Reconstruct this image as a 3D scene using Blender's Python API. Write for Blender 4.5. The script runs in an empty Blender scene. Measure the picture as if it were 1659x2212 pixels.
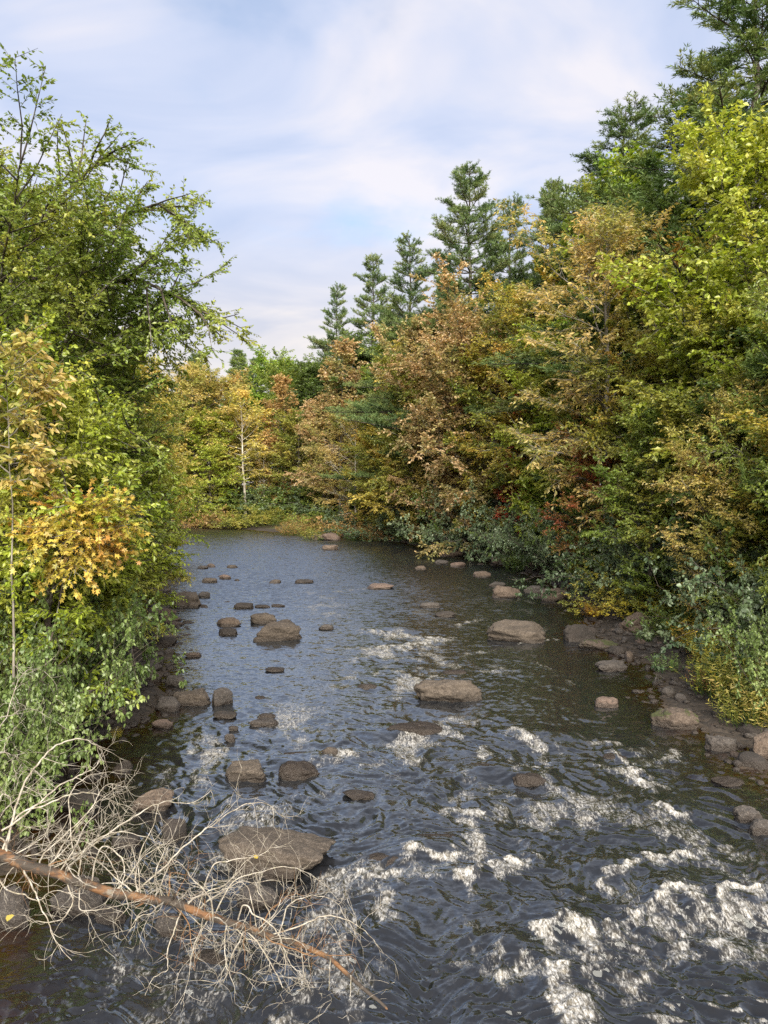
import bpy, bmesh, math, random
import numpy as np
from mathutils import Vector
R = math.radians
sc = bpy.context.scene
C = sc.collection

# ------------------------------------------------------------------ camera, sky, sun, exposure
CAM_H, PITCH, FD, CX, CY = 4.6, R(2.0), 1597.0, 829.5, 1106.0
cam = bpy.data.objects.new('camera', bpy.data.cameras.new('camera'))
C.objects.link(cam)
cam.location = (0, 0, CAM_H)
cam.rotation_euler = (R(90) - PITCH, 0, 0)
cam.data.sensor_fit = 'VERTICAL'
cam.data.sensor_height = 36.0
cam.data.lens = 18.0 / (CY / FD)
cam.data.clip_start = 0.05
cam.data.clip_end = 3000
sc.camera = cam
sc.view_settings.view_transform = 'Standard'
sc.view_settings.look = 'None'
sc.view_settings.exposure = 1.5
sc.view_settings.gamma = 1.0
sc.cycles.max_bounces = 6
sc.cycles.diffuse_bounces = 4
sc.cycles.glossy_bounces = 3
sc.cycles.transmission_bounces = 4
sc.cycles.transparent_max_bounces = 8
sc.cycles.caustics_reflective = False
sc.cycles.caustics_refractive = False
sc.cycles.use_denoising = False

SUN_EL, SUN_ROT = R(35), R(174)
world = bpy.data.worlds.new('World')
sc.world = world
world.use_nodes = True

class NT:
    """small helper for building node trees"""
    def __init__(s, tree):
        s.t = tree; tree.nodes.clear()
    def n(s, typ, ins=None, **kw):
        nd = s.t.nodes.new(typ)
        for k, v in kw.items(): setattr(nd, k, v)
        if ins:
            for k, v in ins.items():
                sock = nd.inputs[k]
                if hasattr(v, 'is_linked') or isinstance(v, bpy.types.NodeSocket): s.t.links.new(v, sock)
                else: sock.default_value = v
        return nd
    def math(s, op, a, b=0.0, clamp=False):
        nd = s.n('ShaderNodeMath', {0: a, 1: b}, operation=op); nd.use_clamp = clamp
        return nd.outputs[0]
    def ramp(s, fac, stops, interp='LINEAR'):
        nd = s.n('ShaderNodeValToRGB', {'Fac': fac}); cr = nd.color_ramp; cr.interpolation = interp
        while len(cr.elements) < len(stops): cr.elements.new(0.5)
        for e, (p, c) in zip(cr.elements, stops):
            e.position = p; e.color = tuple(c) + (1,) if len(c) == 3 else c
        return nd.outputs[0]
    def noise(s, vec, scale, detail=3, rough=0.55, dist=0.0):
        nd = s.n('ShaderNodeTexNoise', {'Scale': scale, 'Detail': detail, 'Roughness': rough, 'Distortion': dist})
        if vec is not None: s.t.links.new(vec, nd.inputs['Vector'])
        return nd.outputs['Fac']
    def mix(s, fac, a, b, blend='MIX'):
        nd = s.n('ShaderNodeMix', data_type='RGBA', blend_type=blend)
        for k, v in ((0, fac), (6, a), (7, b)):
            if isinstance(v, bpy.types.NodeSocket): s.t.links.new(v, nd.inputs[k])
            else: nd.inputs[k].default_value = v if k == 0 else (tuple(v) + (1,) if len(v) == 3 else v)
        return nd.outputs[2]
    def smooth(s, x, a, b):
        nd = s.n('ShaderNodeMapRange', {0: x, 1: a, 2: b, 3: 0.0, 4: 1.0}, interpolation_type='SMOOTHSTEP')
        return nd.outputs[0]

def build_world():
    t = NT(world.node_tree)
    sky = t.n('ShaderNodeTexSky', sky_type='NISHITA', sun_disc=False, sun_elevation=SUN_EL, sun_rotation=SUN_ROT)
    sky.air_density = 1.2; sky.dust_density = 0.6; sky.ozone_density = 1.5
    bg1 = t.n('ShaderNodeBackground', {'Color': sky.outputs[0], 'Strength': 0.075})
    tc = t.n('ShaderNodeTexCoord').outputs['Generated']
    sp = t.n('ShaderNodeSeparateXYZ', {0: tc})
    x, y, z = sp.outputs
    den = t.math('ADD', t.math('MAXIMUM', z, 0.0), 0.22)
    u = t.math('DIVIDE', x, den); v = t.math('DIVIDE', y, den)
    uv = t.n('ShaderNodeCombineXYZ', {0: u, 1: v, 2: 0.0}).outputs[0]
    mp = t.n('ShaderNodeMapping', {'Vector': uv, 'Location': (0.35, 0.1, 0), 'Rotation': (0, 0, R(38)), 'Scale': (1.0, 1.3, 1)}).outputs[0]
    n1 = t.noise(mp, 0.8, 6, 0.5, 0.7)
    n2 = t.noise(uv, 3.2, 5, 0.5, 0.3)
    cov = t.math('ADD', t.math('MULTIPLY', n1, 0.72), t.math('MULTIPLY', n2, 0.28))
    # cloud deck closes in towards the horizon
    low = t.smooth(z, 0.36, 0.16)
    cov = t.math('ADD', cov, t.math('MULTIPLY', low, 0.22))
    mask = t.math('MULTIPLY', t.smooth(cov, 0.31, 0.47), 0.90)
    bn = t.noise(mp, 1.9, 5, 0.5, 0.6)
    hi = t.ramp(bn, [(0.34, (0.38, 0.45, 0.62)), (0.48, (0.50, 0.54, 0.67)), (0.64, (0.68, 0.65, 0.68))])
    lo = t.ramp(bn, [(0.35, (0.50, 0.48, 0.52)), (0.62, (0.67, 0.60, 0.56))])
    col = t.mix(low, hi, lo)
    bg2 = t.n('ShaderNodeBackground', {'Color': col, 'Strength': 0.51})
    mx = t.n('ShaderNodeMixShader', {0: mask, 1: bg1.outputs[0], 2: bg2.outputs[0]})
    t.n('ShaderNodeOutputWorld', {0: mx.outputs[0]})
build_world()

sun = bpy.data.objects.new('sun', bpy.data.lights.new('sun', 'SUN'))
C.objects.link(sun)
sun.data.energy = 4.4
sun.data.angle = R(50)
sun.data.color = (1.0, 0.90, 0.74)
sd = Vector((math.sin(SUN_ROT) * math.cos(SUN_EL), math.cos(SUN_ROT) * math.cos(SUN_EL), math.sin(SUN_EL)))
sun.rotation_euler = sd.to_track_quat('Z', 'Y').to_euler()

# ------------------------------------------------------------------ helpers
def ray(px, py):
    """direction through a point of the 1659 x 2212 photograph"""
    a, b = (px - CX) / FD, (CY - py) / FD
    c, s = math.cos(PITCH), math.sin(PITCH)
    return np.array([a, c + b * s, -s + b * c])
def at_z(px, py, z=0.0):
    d = ray(px, py); return np.array([0, 0, CAM_H]) + d * ((z - CAM_H) / d[2])
def at_y(px, py, y):
    d = ray(px, py); return np.array([0, 0, CAM_H]) + d * (y / d[1])

_rs = np.random.RandomState(7)
_perm = np.concatenate([_rs.permutation(256)] * 2)
_g2 = np.stack([np.cos(np.arange(256) * 2.399963), np.sin(np.arange(256) * 2.399963)], 1)
_g3 = _rs.normal(size=(256, 3)); _g3 /= np.linalg.norm(_g3, axis=1)[:, None]
def fade(t): return t * t * t * (t * (t * 6 - 15) + 10)
def perlin2(x, y, seed=0):
    x = x + seed * 17.31; y = y + seed * 9.77
    xi = np.floor(x).astype(np.int64); yi = np.floor(y).astype(np.int64)
    xf, yf = x - xi, y - yi; xi &= 255; yi &= 255
    u, v = fade(xf), fade(yf)
    def g(a, b, dx, dy):
        k = _perm[_perm[(xi + a) & 255] + ((yi + b) & 255)]
        return _g2[k, 0] * dx + _g2[k, 1] * dy
    n0 = g(0, 0, xf, yf) * (1 - u) + g(1, 0, xf - 1, yf) * u
    n1 = g(0, 1, xf, yf - 1) * (1 - u) + g(1, 1, xf - 1, yf - 1) * u
    return (n0 * (1 - v) + n1 * v) * 1.5
def perlin3(p, seed=0):
    p = p + seed * 13.7
    i = np.floor(p).astype(np.int64); f = p - i; i &= 255
    w = fade(f); out = 0
    for a in (0, 1):
        for b in (0, 1):
            for c in (0, 1):
                k = _perm[_perm[_perm[(i[:, 0] + a) & 255] + ((i[:, 1] + b) & 255)] + ((i[:, 2] + c) & 255)]
                d = f - np.array([a, b, c])
                wt = (w[:, 0] if a else 1 - w[:, 0]) * (w[:, 1] if b else 1 - w[:, 1]) * (w[:, 2] if c else 1 - w[:, 2])
                out = out + wt * (_g3[k] * d).sum(1)
    return out * 1.5
def sstep(x, a, b):
    t = np.clip((x - a) / (b - a), 0, 1); return t * t * (3 - 2 * t)
def unit(v): return v / np.maximum(np.linalg.norm(v, axis=-1, keepdims=True), 1e-9)

def mesh_np(name, verts, faces, smooth=False, fattr=None, vattr=None):
    """faces: list of (M,k) index arrays; fattr / vattr: {name: float array}"""
    me = bpy.data.meshes.new(name)
    verts = np.ascontiguousarray(verts, np.float32)
    faces = [f for f in faces if len(f)]
    me.vertices.add(len(verts)); me.vertices.foreach_set('co', verts.ravel())
    loops = np.concatenate([f.ravel() for f in faces]).astype(np.int32)
    sizes = np.concatenate([np.full(len(f), f.shape[1]) for f in faces]).astype(np.int32)
    starts = np.concatenate([[0], np.cumsum(sizes)[:-1]]).astype(np.int32)
    me.loops.add(len(loops)); me.loops.foreach_set('vertex_index', loops)
    me.polygons.add(len(sizes)); me.polygons.foreach_set('loop_start', starts)
    me.update(calc_edges=True)
    me.polygons.foreach_set('use_smooth', np.full(len(sizes), smooth))
    for k, v in (fattr or {}).items():
        a = me.attributes.new(k, 'FLOAT', 'FACE'); a.data.foreach_set('value', np.ascontiguousarray(v, np.float32))
    for k, v in (vattr or {}).items():
        a = me.attributes.new(k, 'FLOAT', 'POINT'); a.data.foreach_set('value', np.ascontiguousarray(v, np.float32))
    return me
def obj(name, me, mat=None, parent=None, loc=None):
    o = bpy.data.objects.new(name, me); C.objects.link(o)
    if mat is not None and me is not None:
        if not me.materials: me.materials.append(mat)
        o.material_slots[0].link = 'OBJECT'; o.material_slots[0].material = mat
    if parent: o.parent = parent
    if loc is not None: o.location = loc
    return o
def tag(o, label, cat, group=None, kind=None):
    if label: o['label'] = label
    if cat: o['category'] = cat
    if group: o['group'] = group
    if kind: o['kind'] = kind
    return o
def thing(name, label, cat, loc=(0, 0, 0), group=None):
    o = bpy.data.objects.new(name, None); C.objects.link(o); o.location = loc
    o.empty_display_size = 0.2
    return tag(o, label, cat, group)

class Tubes:
    def __init__(s): s.v, s.f, s.n = [], [], 0
    def add(s, pts, rad, sides=6, cap=True):
        pts = np.asarray(pts, float); rad = np.asarray(rad, float); n = len(pts)
        tg = unit(np.gradient(pts, axis=0))
        ref = np.array([0, 0, 1.0]) if abs(tg[0][2]) < 0.9 else np.array([1.0, 0, 0])
        a = unit(np.cross(tg, ref)); b = np.cross(tg, a)
        th = np.arange(sides) * 2 * math.pi / sides
        ring = pts[:, None] + rad[:, None, None] * (a[:, None] * np.cos(th)[None, :, None] + b[:, None] * np.sin(th)[None, :, None])
        i = np.arange(n - 1)[:, None] * sides; j = np.arange(sides)[None]; k = (j + 1) % sides
        q = np.stack([i + j, i + k, i + sides + k, i + sides + j], -1).reshape(-1, 4) + s.n
        s.v.append(ring.reshape(-1, 3)); s.f.append(q); s.n += n * sides
    def segs(s, p0, p1, r0, r1):
        """many single three-sided twigs at once"""
        p0 = np.asarray(p0); p1 = np.asarray(p1); t = unit(p1 - p0); m = len(p0)
        if not m: return
        a = unit(np.cross(t, np.array([0.3, 0.2, 1.0]))); b = np.cross(t, a); V = []
        for p, r in ((p0, r0), (p1, r1)):
            for k in range(3):
                V.append(p + r * (a * math.cos(k * 2.0944) + b * math.sin(k * 2.0944)))
        V = np.stack(V, 1).reshape(-1, 3); o = (np.arange(m) * 6)[:, None]
        F = np.concatenate([o + np.array([[k, (k + 1) % 3, 3 + (k + 1) % 3, 3 + k]]) for k in range(3)]) + s.n
        s.v.append(V); s.f.append(F); s.n += len(V)
    def mesh(s, name): return mesh_np(name, np.concatenate(s.v), [np.concatenate(s.f)], True)

LEAF = {  # outline: (along, side, lift) and faces
    'rhomb': ([(0, 0, 0), (.45, .5, .14), (1, 0, -.08), (.45, -.5, .14)], [(0, 1, 2, 3)]),
    'oval': ([(0, 0, 0), (.3, .5, .12), (.72, .38, .06), (1, 0, -.1), (.72, -.38, .06), (.3, -.5, .12)], [(0, 1, 2, 3), (0, 3, 4, 5)]),
    'maple': ([(.34, 0, .03), (0, 0, 0), (.02, .5, -.02), (.26, .24, .03), (.62, .56, -.05), (.6, .16, .03), (1, 0, -.1), (.6, -.16, .03),
               (.62, -.56, -.05), (.26, -.24, .03), (.02, -.5, -.02)], [(0, 1, 2, 3), (0, 3, 4, 5), (0, 5, 6, 7), (0, 7, 8, 9), (0, 9, 10, 1)]),
    'blade': ([(0, .5, 0), (.5, .42, .3), (1, 0, 0), (.5, -.42, .3), (0, -.5, 0)], [(0, 1, 3, 4), (1, 2, 3, 3)]),
}
def leaf_mesh(name, pos, d, nrm, L, W, shape, rnd, val):
    pts, fc = LEAF[shape]; pts = np.array(pts, float); m = len(pos)
    d = unit(d); s = unit(np.cross(nrm, d)); n = np.cross(d, s)
    L = np.broadcast_to(L, (m,)); W = np.broadcast_to(W, (m,))
    V = (pos[:, None] + d[:, None] * (pts[None, :, :1] * L[:, None, None]) + s[:, None] * (pts[None, :, 1:2] * W[:, None, None])
         + n[:, None] * (pts[None, :, 2:3] * W[:, None, None])).reshape(-1, 3)
    o = (np.arange(m) * len(pts))[:, None]
    F = np.concatenate([o + np.array([f]) for f in fc])
    k = len(fc)
    return mesh_np(name, V, [F], False, {'rnd': np.tile(rnd, k), 'val': np.tile(val, k)})

# ------------------------------------------------------------------ materials
def new_mat(name):
    m = bpy.data.materials.new(name); m.use_nodes = True
    return m, NT(m.node_tree)
def leaf_mat(name, stops, transl=0.45, gloss=0.04):
    m, t = new_mat(name)
    rnd = t.n('ShaderNodeAttribute', attribute_name='rnd').outputs['Fac']
    val = t.n('ShaderNodeAttribute', attribute_name='val').outputs['Fac']
    pos = t.n('ShaderNodeNewGeometry').outputs['Position']
    big = t.noise(pos, 0.55, 2, 0.5)
    f = t.math('ADD', t.math('MULTIPLY', rnd, 0.62), t.math('MULTIPLY', t.math('SUBTRACT', big, 0.5), 1.5))
    f = t.math('ADD', f, 0.19, True)
    n = len(stops)
    col = t.ramp(f, [(0.08 + 0.84 * i / max(n - 1, 1), c) for i, c in enumerate(stops)])
    gain = t.math('ADD', t.math('MULTIPLY', val, 0.8), 1.2)
    g = t.n('ShaderNodeCombineXYZ', {0: gain, 1: gain, 2: gain}).outputs[0]
    col = t.mix(1.0, col, g, 'MULTIPLY')
    df = t.n('ShaderNodeBsdfDiffuse', {'Color': col})
    tr = t.n('ShaderNodeBsdfTranslucent', {'Color': t.mix(1.0, col, (1.25, 1.15, 0.7), 'MULTIPLY')})
    mx = t.n('ShaderNodeMixShader', {0: transl, 1: df.outputs[0], 2: tr.outputs[0]})
    gl = t.n('ShaderNodeBsdfGlossy', {'Color': (.8, .82, .85, 1), 'Roughness': 0.42})
    m2 = t.n('ShaderNodeMixShader', {0: gloss, 1: mx.outputs[0], 2: gl.outputs[0]})
    t.n('ShaderNodeOutputMaterial', {0: m2.outputs[0]})
    return m
PAL = {
    'deep':   [(.035, .06, .015), (.065, .105, .022), (.11, .15, .035)],
    'green':  [(.06, .10, .016), (.11, .16, .025), (.17, .21, .04), (.25, .26, .05)],
    'fresh':  [(.06, .12, .012), (.11, .19, .02), (.18, .26, .03), (.28, .32, .04)],
    'lime':   [(.10, .15, .015), (.19, .24, .022), (.25, .28, .05), (.32, .31, .065)],
    'yellow': [(.16, .17, .03), (.28, .26, .05), (.38, .32, .075), (.43, .33, .10)],
    'gold':   [(.14, .16, .03), (.23, .22, .05), (.33, .27, .085), (.38, .28, .11)],
    'tan':    [(.11, .135, .03), (.20, .20, .05), (.32, .25, .085), (.39, .30, .13)],
    'rust':   [(.14, .13, .035), (.22, .165, .06), (.29, .19, .08), (.34, .24, .11)],
    'pink':   [(.14, .15, .045), (.22, .20, .08), (.30, .21, .11), (.36, .27, .16)],
    'olive':  [(.08, .11, .02), (.14, .16, .028), (.21, .21, .04), (.28, .24, .055)],
    'mixed':  [(.06, .10, .018), (.15, .17, .025), (.27, .23, .04), (.33, .20, .05)],
    'redmix': [(.07, .12, .02), (.14, .18, .025), (.24, .14, .05), (.34, .11, .06)],
    'orange': [(.18, .20, .03), (.30, .26, .045), (.36, .23, .055), (.37, .17, .06)],
    'red':    [(.20, .10, .035), (.40, .09, .06), (.46, .12, .08)],
    'blue':   [(.035, .06, .03), (.065, .10, .05), (.11, .155, .085), (.17, .21, .12)],
    'alder':  [(.05, .085, .022), (.085, .13, .036), (.14, .19, .06), (.22, .27, .11)],
    'needle': [(.03, .06, .022), (.06, .10, .035), (.105, .145, .05), (.18, .19, .07)],
    'needle_light': [(.05, .085, .025), (.09, .135, .035), (.15, .2, .05), (.2, .24, .06)],
    'fern':   [(.12, .09, .02), (.24, .14, .03), (.32, .2, .04), (.25, .22, .04)],
    'rustherb': [(.12, .075, .03), (.2, .10, .04), (.26, .14, .05), (.16, .15, .04)],
    'herb':   [(.05, .10, .025), (.09, .16, .04), (.14, .21, .06), (.2, .26, .09)],
    'rod':    [(.10, .13, .02), (.20, .21, .03), (.34, .29, .04), (.42, .30, .04)],
    'straw':  [(.12, .14, .03), (.22, .21, .05), (.32, .27, .09), (.26, .16, .05)],
}
MAT = {k: leaf_mat('leaves_' + k, v, 0.25 if 'needle' in k else 0.45, 0.03 if 'needle' in k else 0.04) for k, v in PAL.items()}

def bark_mat(name, a, b, scale=6, zs=0.25, white=0.0):
    m, t = new_mat(name)
    pos = t.n('ShaderNodeTexCoord').outputs['Object']
    mp = t.n('ShaderNodeMapping', {'Vector': pos, 'Scale': (1, 1, zs)}).outputs[0]
    n1 = t.noise(mp, scale, 5, 0.6)
    col = t.mix(t.smooth(n1, 0.35, 0.65), a, b)
    n2 = t.noise(pos, scale * 0.6, 3, 0.5)
    col = t.mix(t.math('MULTIPLY', t.smooth(n2, 0.55, 0.66), 0.6), col, (.3, .31, .27))
    bp = t.n('ShaderNodeBump', {'Strength': 0.7, 'Distance': 0.03, 'Height': n1})
    p = t.n('ShaderNodeBsdfPrincipled', {'Base Color': col, 'Roughness': 0.9, 'Normal': bp.outputs[0]})
    t.n('ShaderNodeOutputMaterial', {0: p.outputs[0]})
    return m
BARK = bark_mat('bark_dark', (.022, .017, .013), (.075, .06, .048))
BARK_GREY = bark_mat('bark_grey', (.09, .08, .07), (.24, .22, .19))
BARK_PALE = bark_mat('bark_pale', (.22, .20, .17), (.48, .45, .40), 4)

def rock_mat(name, a, b, c, moss=0.0, wet=0.09, pale=0.45):
    m, t = new_mat(name)
    a, b, c = [tuple(0.42 * q for q in k) for k in (a, b, c)]
    geo = t.n('ShaderNodeNewGeometry'); pos = geo.outputs['Position']
    z = t.n('ShaderNodeSeparateXYZ', {0: pos}).outputs[2]
    nz = t.n('ShaderNodeSeparateXYZ', {0: geo.outputs['Normal']}).outputs[2]
    n1 = t.noise(pos, 2.6, 6, 0.62, 0.3); n2 = t.noise(pos, 17, 6, 0.7); n3 = t.noise(pos, 60, 3, 0.6)
    col = t.mix(t.smooth(n1, 0.33, 0.66), a, b)
    col = t.mix(t.math('MULTIPLY', t.smooth(n2, 0.5, 0.68), 0.65), col, c)
    col = t.mix(t.math('MULTIPLY', t.smooth(n3, 0.52, 0.66), pale), col, (.22, .19, .165))
    dk = t.n('ShaderNodeTexVoronoi', {'Vector': pos, 'Scale': 9.0}, feature='F1').outputs['Distance']
    col = t.mix(t.math('MULTIPLY', t.smooth(n2, 0.49, 0.36), 0.75), col, (.035, .028, .024))
    if moss:
        mm = t.math('MULTIPLY', t.smooth(t.noise(pos, 3.3, 5, 0.6), 0.56 - 0.1 * moss, 0.63 - 0.1 * moss), t.smooth(nz, 0.15, 0.6))
        col = t.mix(mm, col, t.mix(n2, (.018, .026, .008), (.06, .065, .018)))
    lvl = t.math('ADD', wet, t.math('MULTIPLY', t.math('SUBTRACT', n1, 0.5), 0.22))
    w = t.smooth(t.math('SUBTRACT', z, lvl), 0.035, -0.02)     # splash line just above the water
    col = t.mix(t.math('MULTIPLY', w, 0.75), col, t.mix(0.5, (.012, .009, .007), (.03, .02, .014)))
    rough = t.math('SUBTRACT', 0.88, t.math('MULTIPLY', w, 0.42))
    h = t.math('ADD', t.math('MULTIPLY', n2, 0.7), t.math('MULTIPLY', n3, 0.3))
    bp = t.n('ShaderNodeBump', {'Strength': 1.0, 'Distance': 0.06, 'Height': h})
    p = t.n('ShaderNodeBsdfPrincipled', {'Base Color': col, 'Roughness': rough, 'Normal': bp.outputs[0]})
    t.n('ShaderNodeOutputMaterial', {0: p.outputs[0]})
    return m
ROCK = {
    'brown': rock_mat('rock_brown', (.10, .078, .06), (.185, .148, .118), (.27, .225, .185)),
    'tan': rock_mat('rock_tan', (.17, .12, .09), (.27, .20, .155), (.33, .27, .22)),
    'pink': rock_mat('rock_pink', (.20, .135, .11), (.30, .21, .17), (.36, .28, .24)),
    'grey': rock_mat('rock_grey', (.07, .062, .06), (.14, .125, .12), (.2, .18, .17)),
    'dark': rock_mat('rock_dark', (.035, .03, .028), (.075, .06, .055), (.12, .10, .09), pale=0.12),
    'wet': rock_mat('rock_wet', (.03, .022, .018), (.07, .05, .04), (.11, .085, .07), wet=0.6, pale=0.05),
    'moss': rock_mat('rock_moss', (.10, .07, .052), (.19, .14, .11), (.26, .21, .17), moss=1.0),
}

# ------------------------------------------------------------------ river course and terrain
RIGHT = [(7.0, -60), (6.6, 0), (6.35, 9), (6.3, 12.4), (5.95, 14.3), (6.1, 16), (6.7, 18.2), (6.55, 22.6), (7.6, 28), (8.1, 34), (8.0, 41),
         (5.4, 48.5), (1.8, 60), (-3.5, 67), (-9.5, 72), (-15, 79), (-26, 86), (-45, 95), (-90, 110)]
LEFT = [(-90, 92), (-50, 80), (-30, 72), (-21, 62), (-16, 52), (-12.2, 41), (-9.4, 31), (-7.2, 24), (-6.0, 20), (-5.25, 17), (-4.75, 14.4), (-5.1, 12.4),
        (-4.9, 10.5), (-4.4, 8.6), (-4.5, 5), (-5, -60)]
POLY = np.array(RIGHT + LEFT, float)
def river_sd(x, y):
    """distance to the shoreline, positive on land"""
    d2 = np.full(x.shape, 1e9); ins = np.zeros(x.shape, bool); n = len(POLY)
    for i in range(n):
        a, b = POLY[i], POLY[(i + 1) % n]; e = b - a
        t = np.clip(((x - a[0]) * e[0] + (y - a[1]) * e[1]) / (e @ e), 0, 1)
        d2 = np.minimum(d2, (x - a[0] - t * e[0]) ** 2 + (y - a[1] - t * e[1]) ** 2)
        c = ((a[1] > y) != (b[1] > y))
        with np.errstate(divide='ignore', invalid='ignore'):
            xi = (b[0] - a[0]) * (y - a[1]) / (b[1] - a[1] if b[1] != a[1] else 1e-9) + a[0]
        ins ^= c & (x < xi)
    return np.where(ins, -1, 1) * np.sqrt(d2)
def terrain_z(x, y):
    x = np.asarray(x, float); y = np.asarray(y, float)
    sd = river_sd(x, y) + 0.35 * perlin2(x * 0.7, y * 0.7, 3) * np.clip(1.6 - np.abs(y - 20) / 60, 0.3, 1)
    land = 0.10 * np.clip(sd, 0, 1.2) + 0.75 * sstep(sd, 0.7, 4.2) + 0.05 * np.clip(sd - 3, 0, 60)
    bed = -0.55 * sstep(-sd, -0.05, 3.2)
    rough = 0.05 * perlin2(x * 1.7, y * 1.7, 5) + 0.03 * perlin2(x * 4.3, y * 4.3, 6)
    return np.where(sd > 0, land, bed) + rough * np.clip(np.abs(sd) * 1.2, 0.25, 1)
def gz(x, y): return float(terrain_z(np.array([x]), np.array([y]))[0])

def build_terrain():
    def axis(lo, hi, f0, f1, st, grow):
        v = list(np.arange(f0, f1, st)); s = st
        while v[-1] < hi: s *= grow; v.append(v[-1] + s)
        s = st; w = [f0]
        while w[-1] > lo: s *= grow; w.append(w[-1] - s)
        return np.array(w[:0:-1] + v)
    xs = axis(-900, 900, -12, 12, 0.13, 1.07); ys = axis(-300, 1200, 6, 34, 0.14, 1.05)
    X, Y = np.meshgrid(xs, ys); Z = terrain_z(X.ravel(), Y.ravel())
    n, m = X.shape
    i = (np.arange(n - 1)[:, None] * m + np.arange(m - 1)[None]).ravel()
    F = np.stack([i, i + 1, i + m + 1, i + m], 1)
    me = mesh_np('ground', np.stack([X.ravel(), Y.ravel(), Z], 1), [F], True)
    mt, t = new_mat('forest_floor')
    pos = t.n('ShaderNodeNewGeometry').outputs['Position']
    z = t.n('ShaderNodeSeparateXYZ', {0: pos}).outputs[2]
    n1 = t.noise(pos, 0.9, 5, 0.6); n2 = t.noise(pos, 9, 5, 0.65); vor = t.n('ShaderNodeTexVoronoi', {'Vector': pos, 'Scale': 7.0})
    soil = t.mix(t.smooth(n2, 0.35, 0.65), (.028, .02, .013), (.085, .06, .036))
    green = t.mix(n2, (.022, .03, .008), (.07, .075, .02))
    col = t.mix(t.smooth(n1, 0.42, 0.6), soil, green)
    peb = t.mix(t.n('ShaderNodeSeparateColor', {0: vor.outputs['Color']}).outputs[0], (.014, .011, .009), (.045, .035, .028))
    zz = t.math('ADD', z, t.math('MULTIPLY', n1, 0.2))
    col = t.mix(t.smooth(zz, 0.42, 0.2), col, peb)
    col = t.mix(t.smooth(z, 0.03, -0.05), col, t.mix(n2, (.03, .017, .007), (.075, .045, .02)))
    h = t.math('ADD', t.math('MULTIPLY', vor.outputs['Distance'], -0.6), n2)
    bp = t.n('ShaderNodeBump', {'Strength': 0.9, 'Distance': 0.06, 'Height': h})
    p = t.n('ShaderNodeBsdfPrincipled', {'Base Color': col, 'Roughness': 0.9, 'Normal': bp.outputs[0]})
    t.n('ShaderNodeOutputMaterial', {0: p.outputs[0]})
    tag(obj('ground', me, mt), 'forest floor and stony river bed', None, None, 'structure')
build_terrain()

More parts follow.
